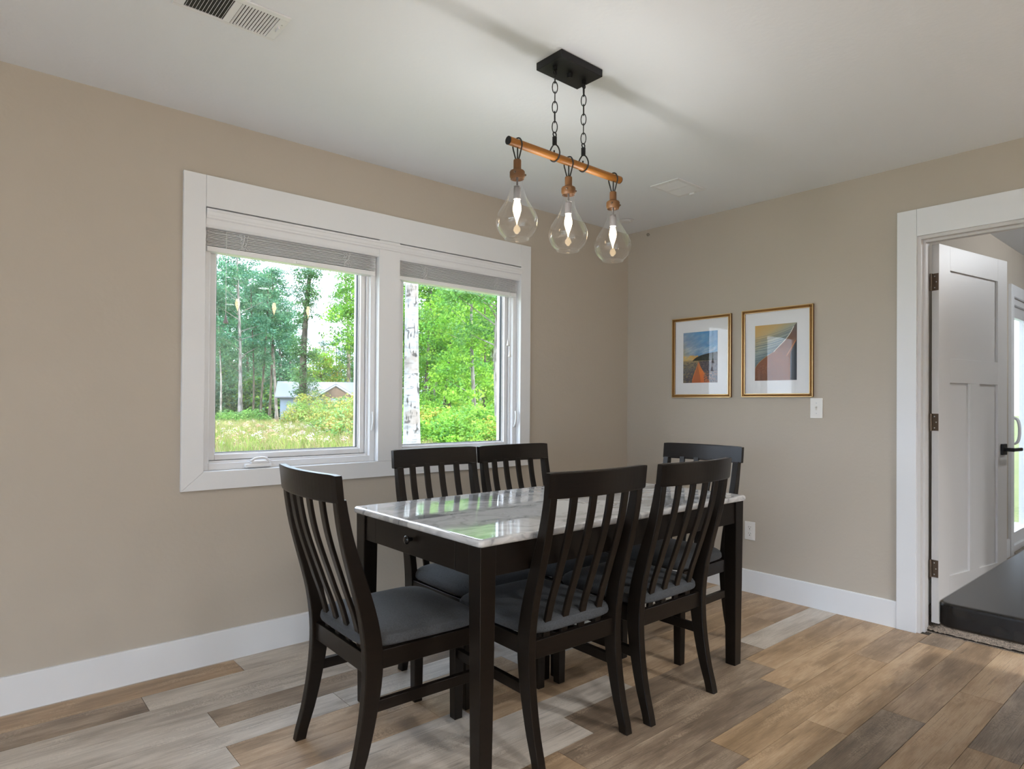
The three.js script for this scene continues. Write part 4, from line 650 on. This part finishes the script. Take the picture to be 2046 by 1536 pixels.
// birch close to the window
{
  const b = tree('birch_tree', 'white-barked birch trunk close outside the right window', undefined, [4.05, G, -9.45], { h: 13, r: 0.19, bark: std([1, 1, 1], 0.85, { map: dataTex(512, 1024, (u, v) => {
    const a = fbm(u * 10, v * 26, 10, 26, 4), l = fbm(u * 5 + 3, v * 60, 5, 60, 3), fis = sstep(0.60, 0.68, fbm(u * 26, v * 14, 26, 14, 4)), cr = sstep(0.62, 0.70, fbm(u * 4, v * 30 + 2, 4, 30, 4)), rough = sstep(0.50, 0.60, fbm(u * 3 + 1, v * 5, 3, 5, 5));
    const w = lerp(0.19, 0.33, a), k = clamp(0.35 * sstep(0.64, 0.7, l) + 0.85 * cr * sstep(0.45, 0.6, a) + fis * rough * 1.1, 0, 1), br = sstep(0.56, 0.66, fbm(u * 2 + 0.4, v * 7, 2, 7, 4)) * 0.6;
    const base = [lerp(w, 0.15, br), lerp(w * 0.96, 0.105, br), lerp(w * 0.94, 0.075, br)]; return base.map((x, n) => lerp(x, [0.03, 0.024, 0.02][n], k)); }) }), blobs: 16, low: 0.58, reach: 2.6, blobR: 1.1, per: 20, geo: fineSprays[0], size: 1.1, cols: mid, bend: 0.07 });
}
// bright woods seen through the right window
{
  const T = (x, z, h, r, bk, i, label, cols, low = 0.16) => tree('maple_tree', label, 'bright green trees outside the right window', [x, G, z], { h, r, bark: bk, blobs: 26, low, reach: 2.7, blobR: 1.1, per: 22, geo: sprays[i & 1], size: 0.85, cols });
  T(19.6, -27.31, 12, 0.13, barkGrey, 0, 'straight grey-trunked maple in the middle of the right window', lime); T(25.8, -34.4, 12, 0.1, barkDark, 1, 'thin maple right of the straight grey-trunked one', lime);
  T(26.52, -43.6, 14, 0.17, barkDark, 0, 'dark-trunked maple just right of the birch', mid.concat(lime), 0.3); T(28.28, -45.5, 14, 0.18, barkDark, 1, 'dark-trunked maple second right of the birch', mid.concat(lime), 0.3); T(31.05, -48.83, 14, 0.16, barkGrey, 0, 'grey-trunked maple third right of the birch', lime, 0.28);
  T(14.6, -19.0, 11, 0.17, barkGrey, 1, 'leaning grey trunk at the right edge of the right window', mid, 0.45);
  const l2 = 'yellow-green maple filling the woods behind the right window', P = [T(23.6, -36.5, 10, 0.12, barkDark, 0, l2, lime, 0.06), T(30, -40, 12, 0.12, barkGrey, 1, l2, lime.concat(gold.slice(0, 1)), 0.06), T(31, -56, 14, 0.14, barkDark, 0, l2, lime.concat(mid), 0.08)];
  for (const t of P) t.userData.group = 'bright woods outside the right window';
  [[29.5, 56], [30.6, 64], [31.5, 46], [32.5, 68], [33.5, 54], [34.5, 62], [35.2, 44], [36.5, 56], [37.3, 48], [38.2, 64], [39, 42], [40, 54], [41.5, 48], [43, 60], [45, 50], [47, 58], [50, 52], [29, 74], [31, 80], [33, 78], [35, 82], [37, 76], [39, 80], [41.5, 74], [27.6, 84], [44, 76], [36, 68], [34, 90], [38, 90], [30, 92]].forEach(([d, r], i) => { const t = copy(P[i % 3]); t.position.set(...dirPos(d, r)); t.rotation.y = i * 2.3; const s = (0.9 + 0.25 * ((i * 29) % 10) / 10) * (r > 70 ? 1.25 : 1); t.scale.set(s, s, s); apart(t, 5); });
  const l3 = 'leafy green undergrowth bush below the maples of the right window', S = [shrub('undergrowth_bush', l3, 'undergrowth outside the right window', dirPos(33, 30), 1.7, 1.7, 190, fineSprays[0], 1.2, lime.concat(gold)), shrub('undergrowth_bush', l3, 'undergrowth outside the right window', dirPos(36, 27), 1.6, 1.4, 170, fineSprays[1], 1.2, lime)];
  [[30.5, 33], [31.5, 27], [32.2, 38], [34.2, 34], [34.8, 26], [35.4, 40], [36.8, 33], [37.6, 28], [38.2, 38], [39, 31], [39.8, 26], [40.5, 36], [41.8, 30], [43, 34], [31, 44], [33, 46], [37, 45], [39.5, 45], [29.5, 40], [44, 28]].forEach(([d, r], i) => { const t = copy(S[i & 1]); t.position.set(...dirPos(d, r)); t.rotation.y = i * 1.9; const s = 0.8 + 0.5 * ((i * 41) % 10) / 10; t.scale.set(s, s, s); apart(t, 2.2); });
}
renderer.render(scene, camera);
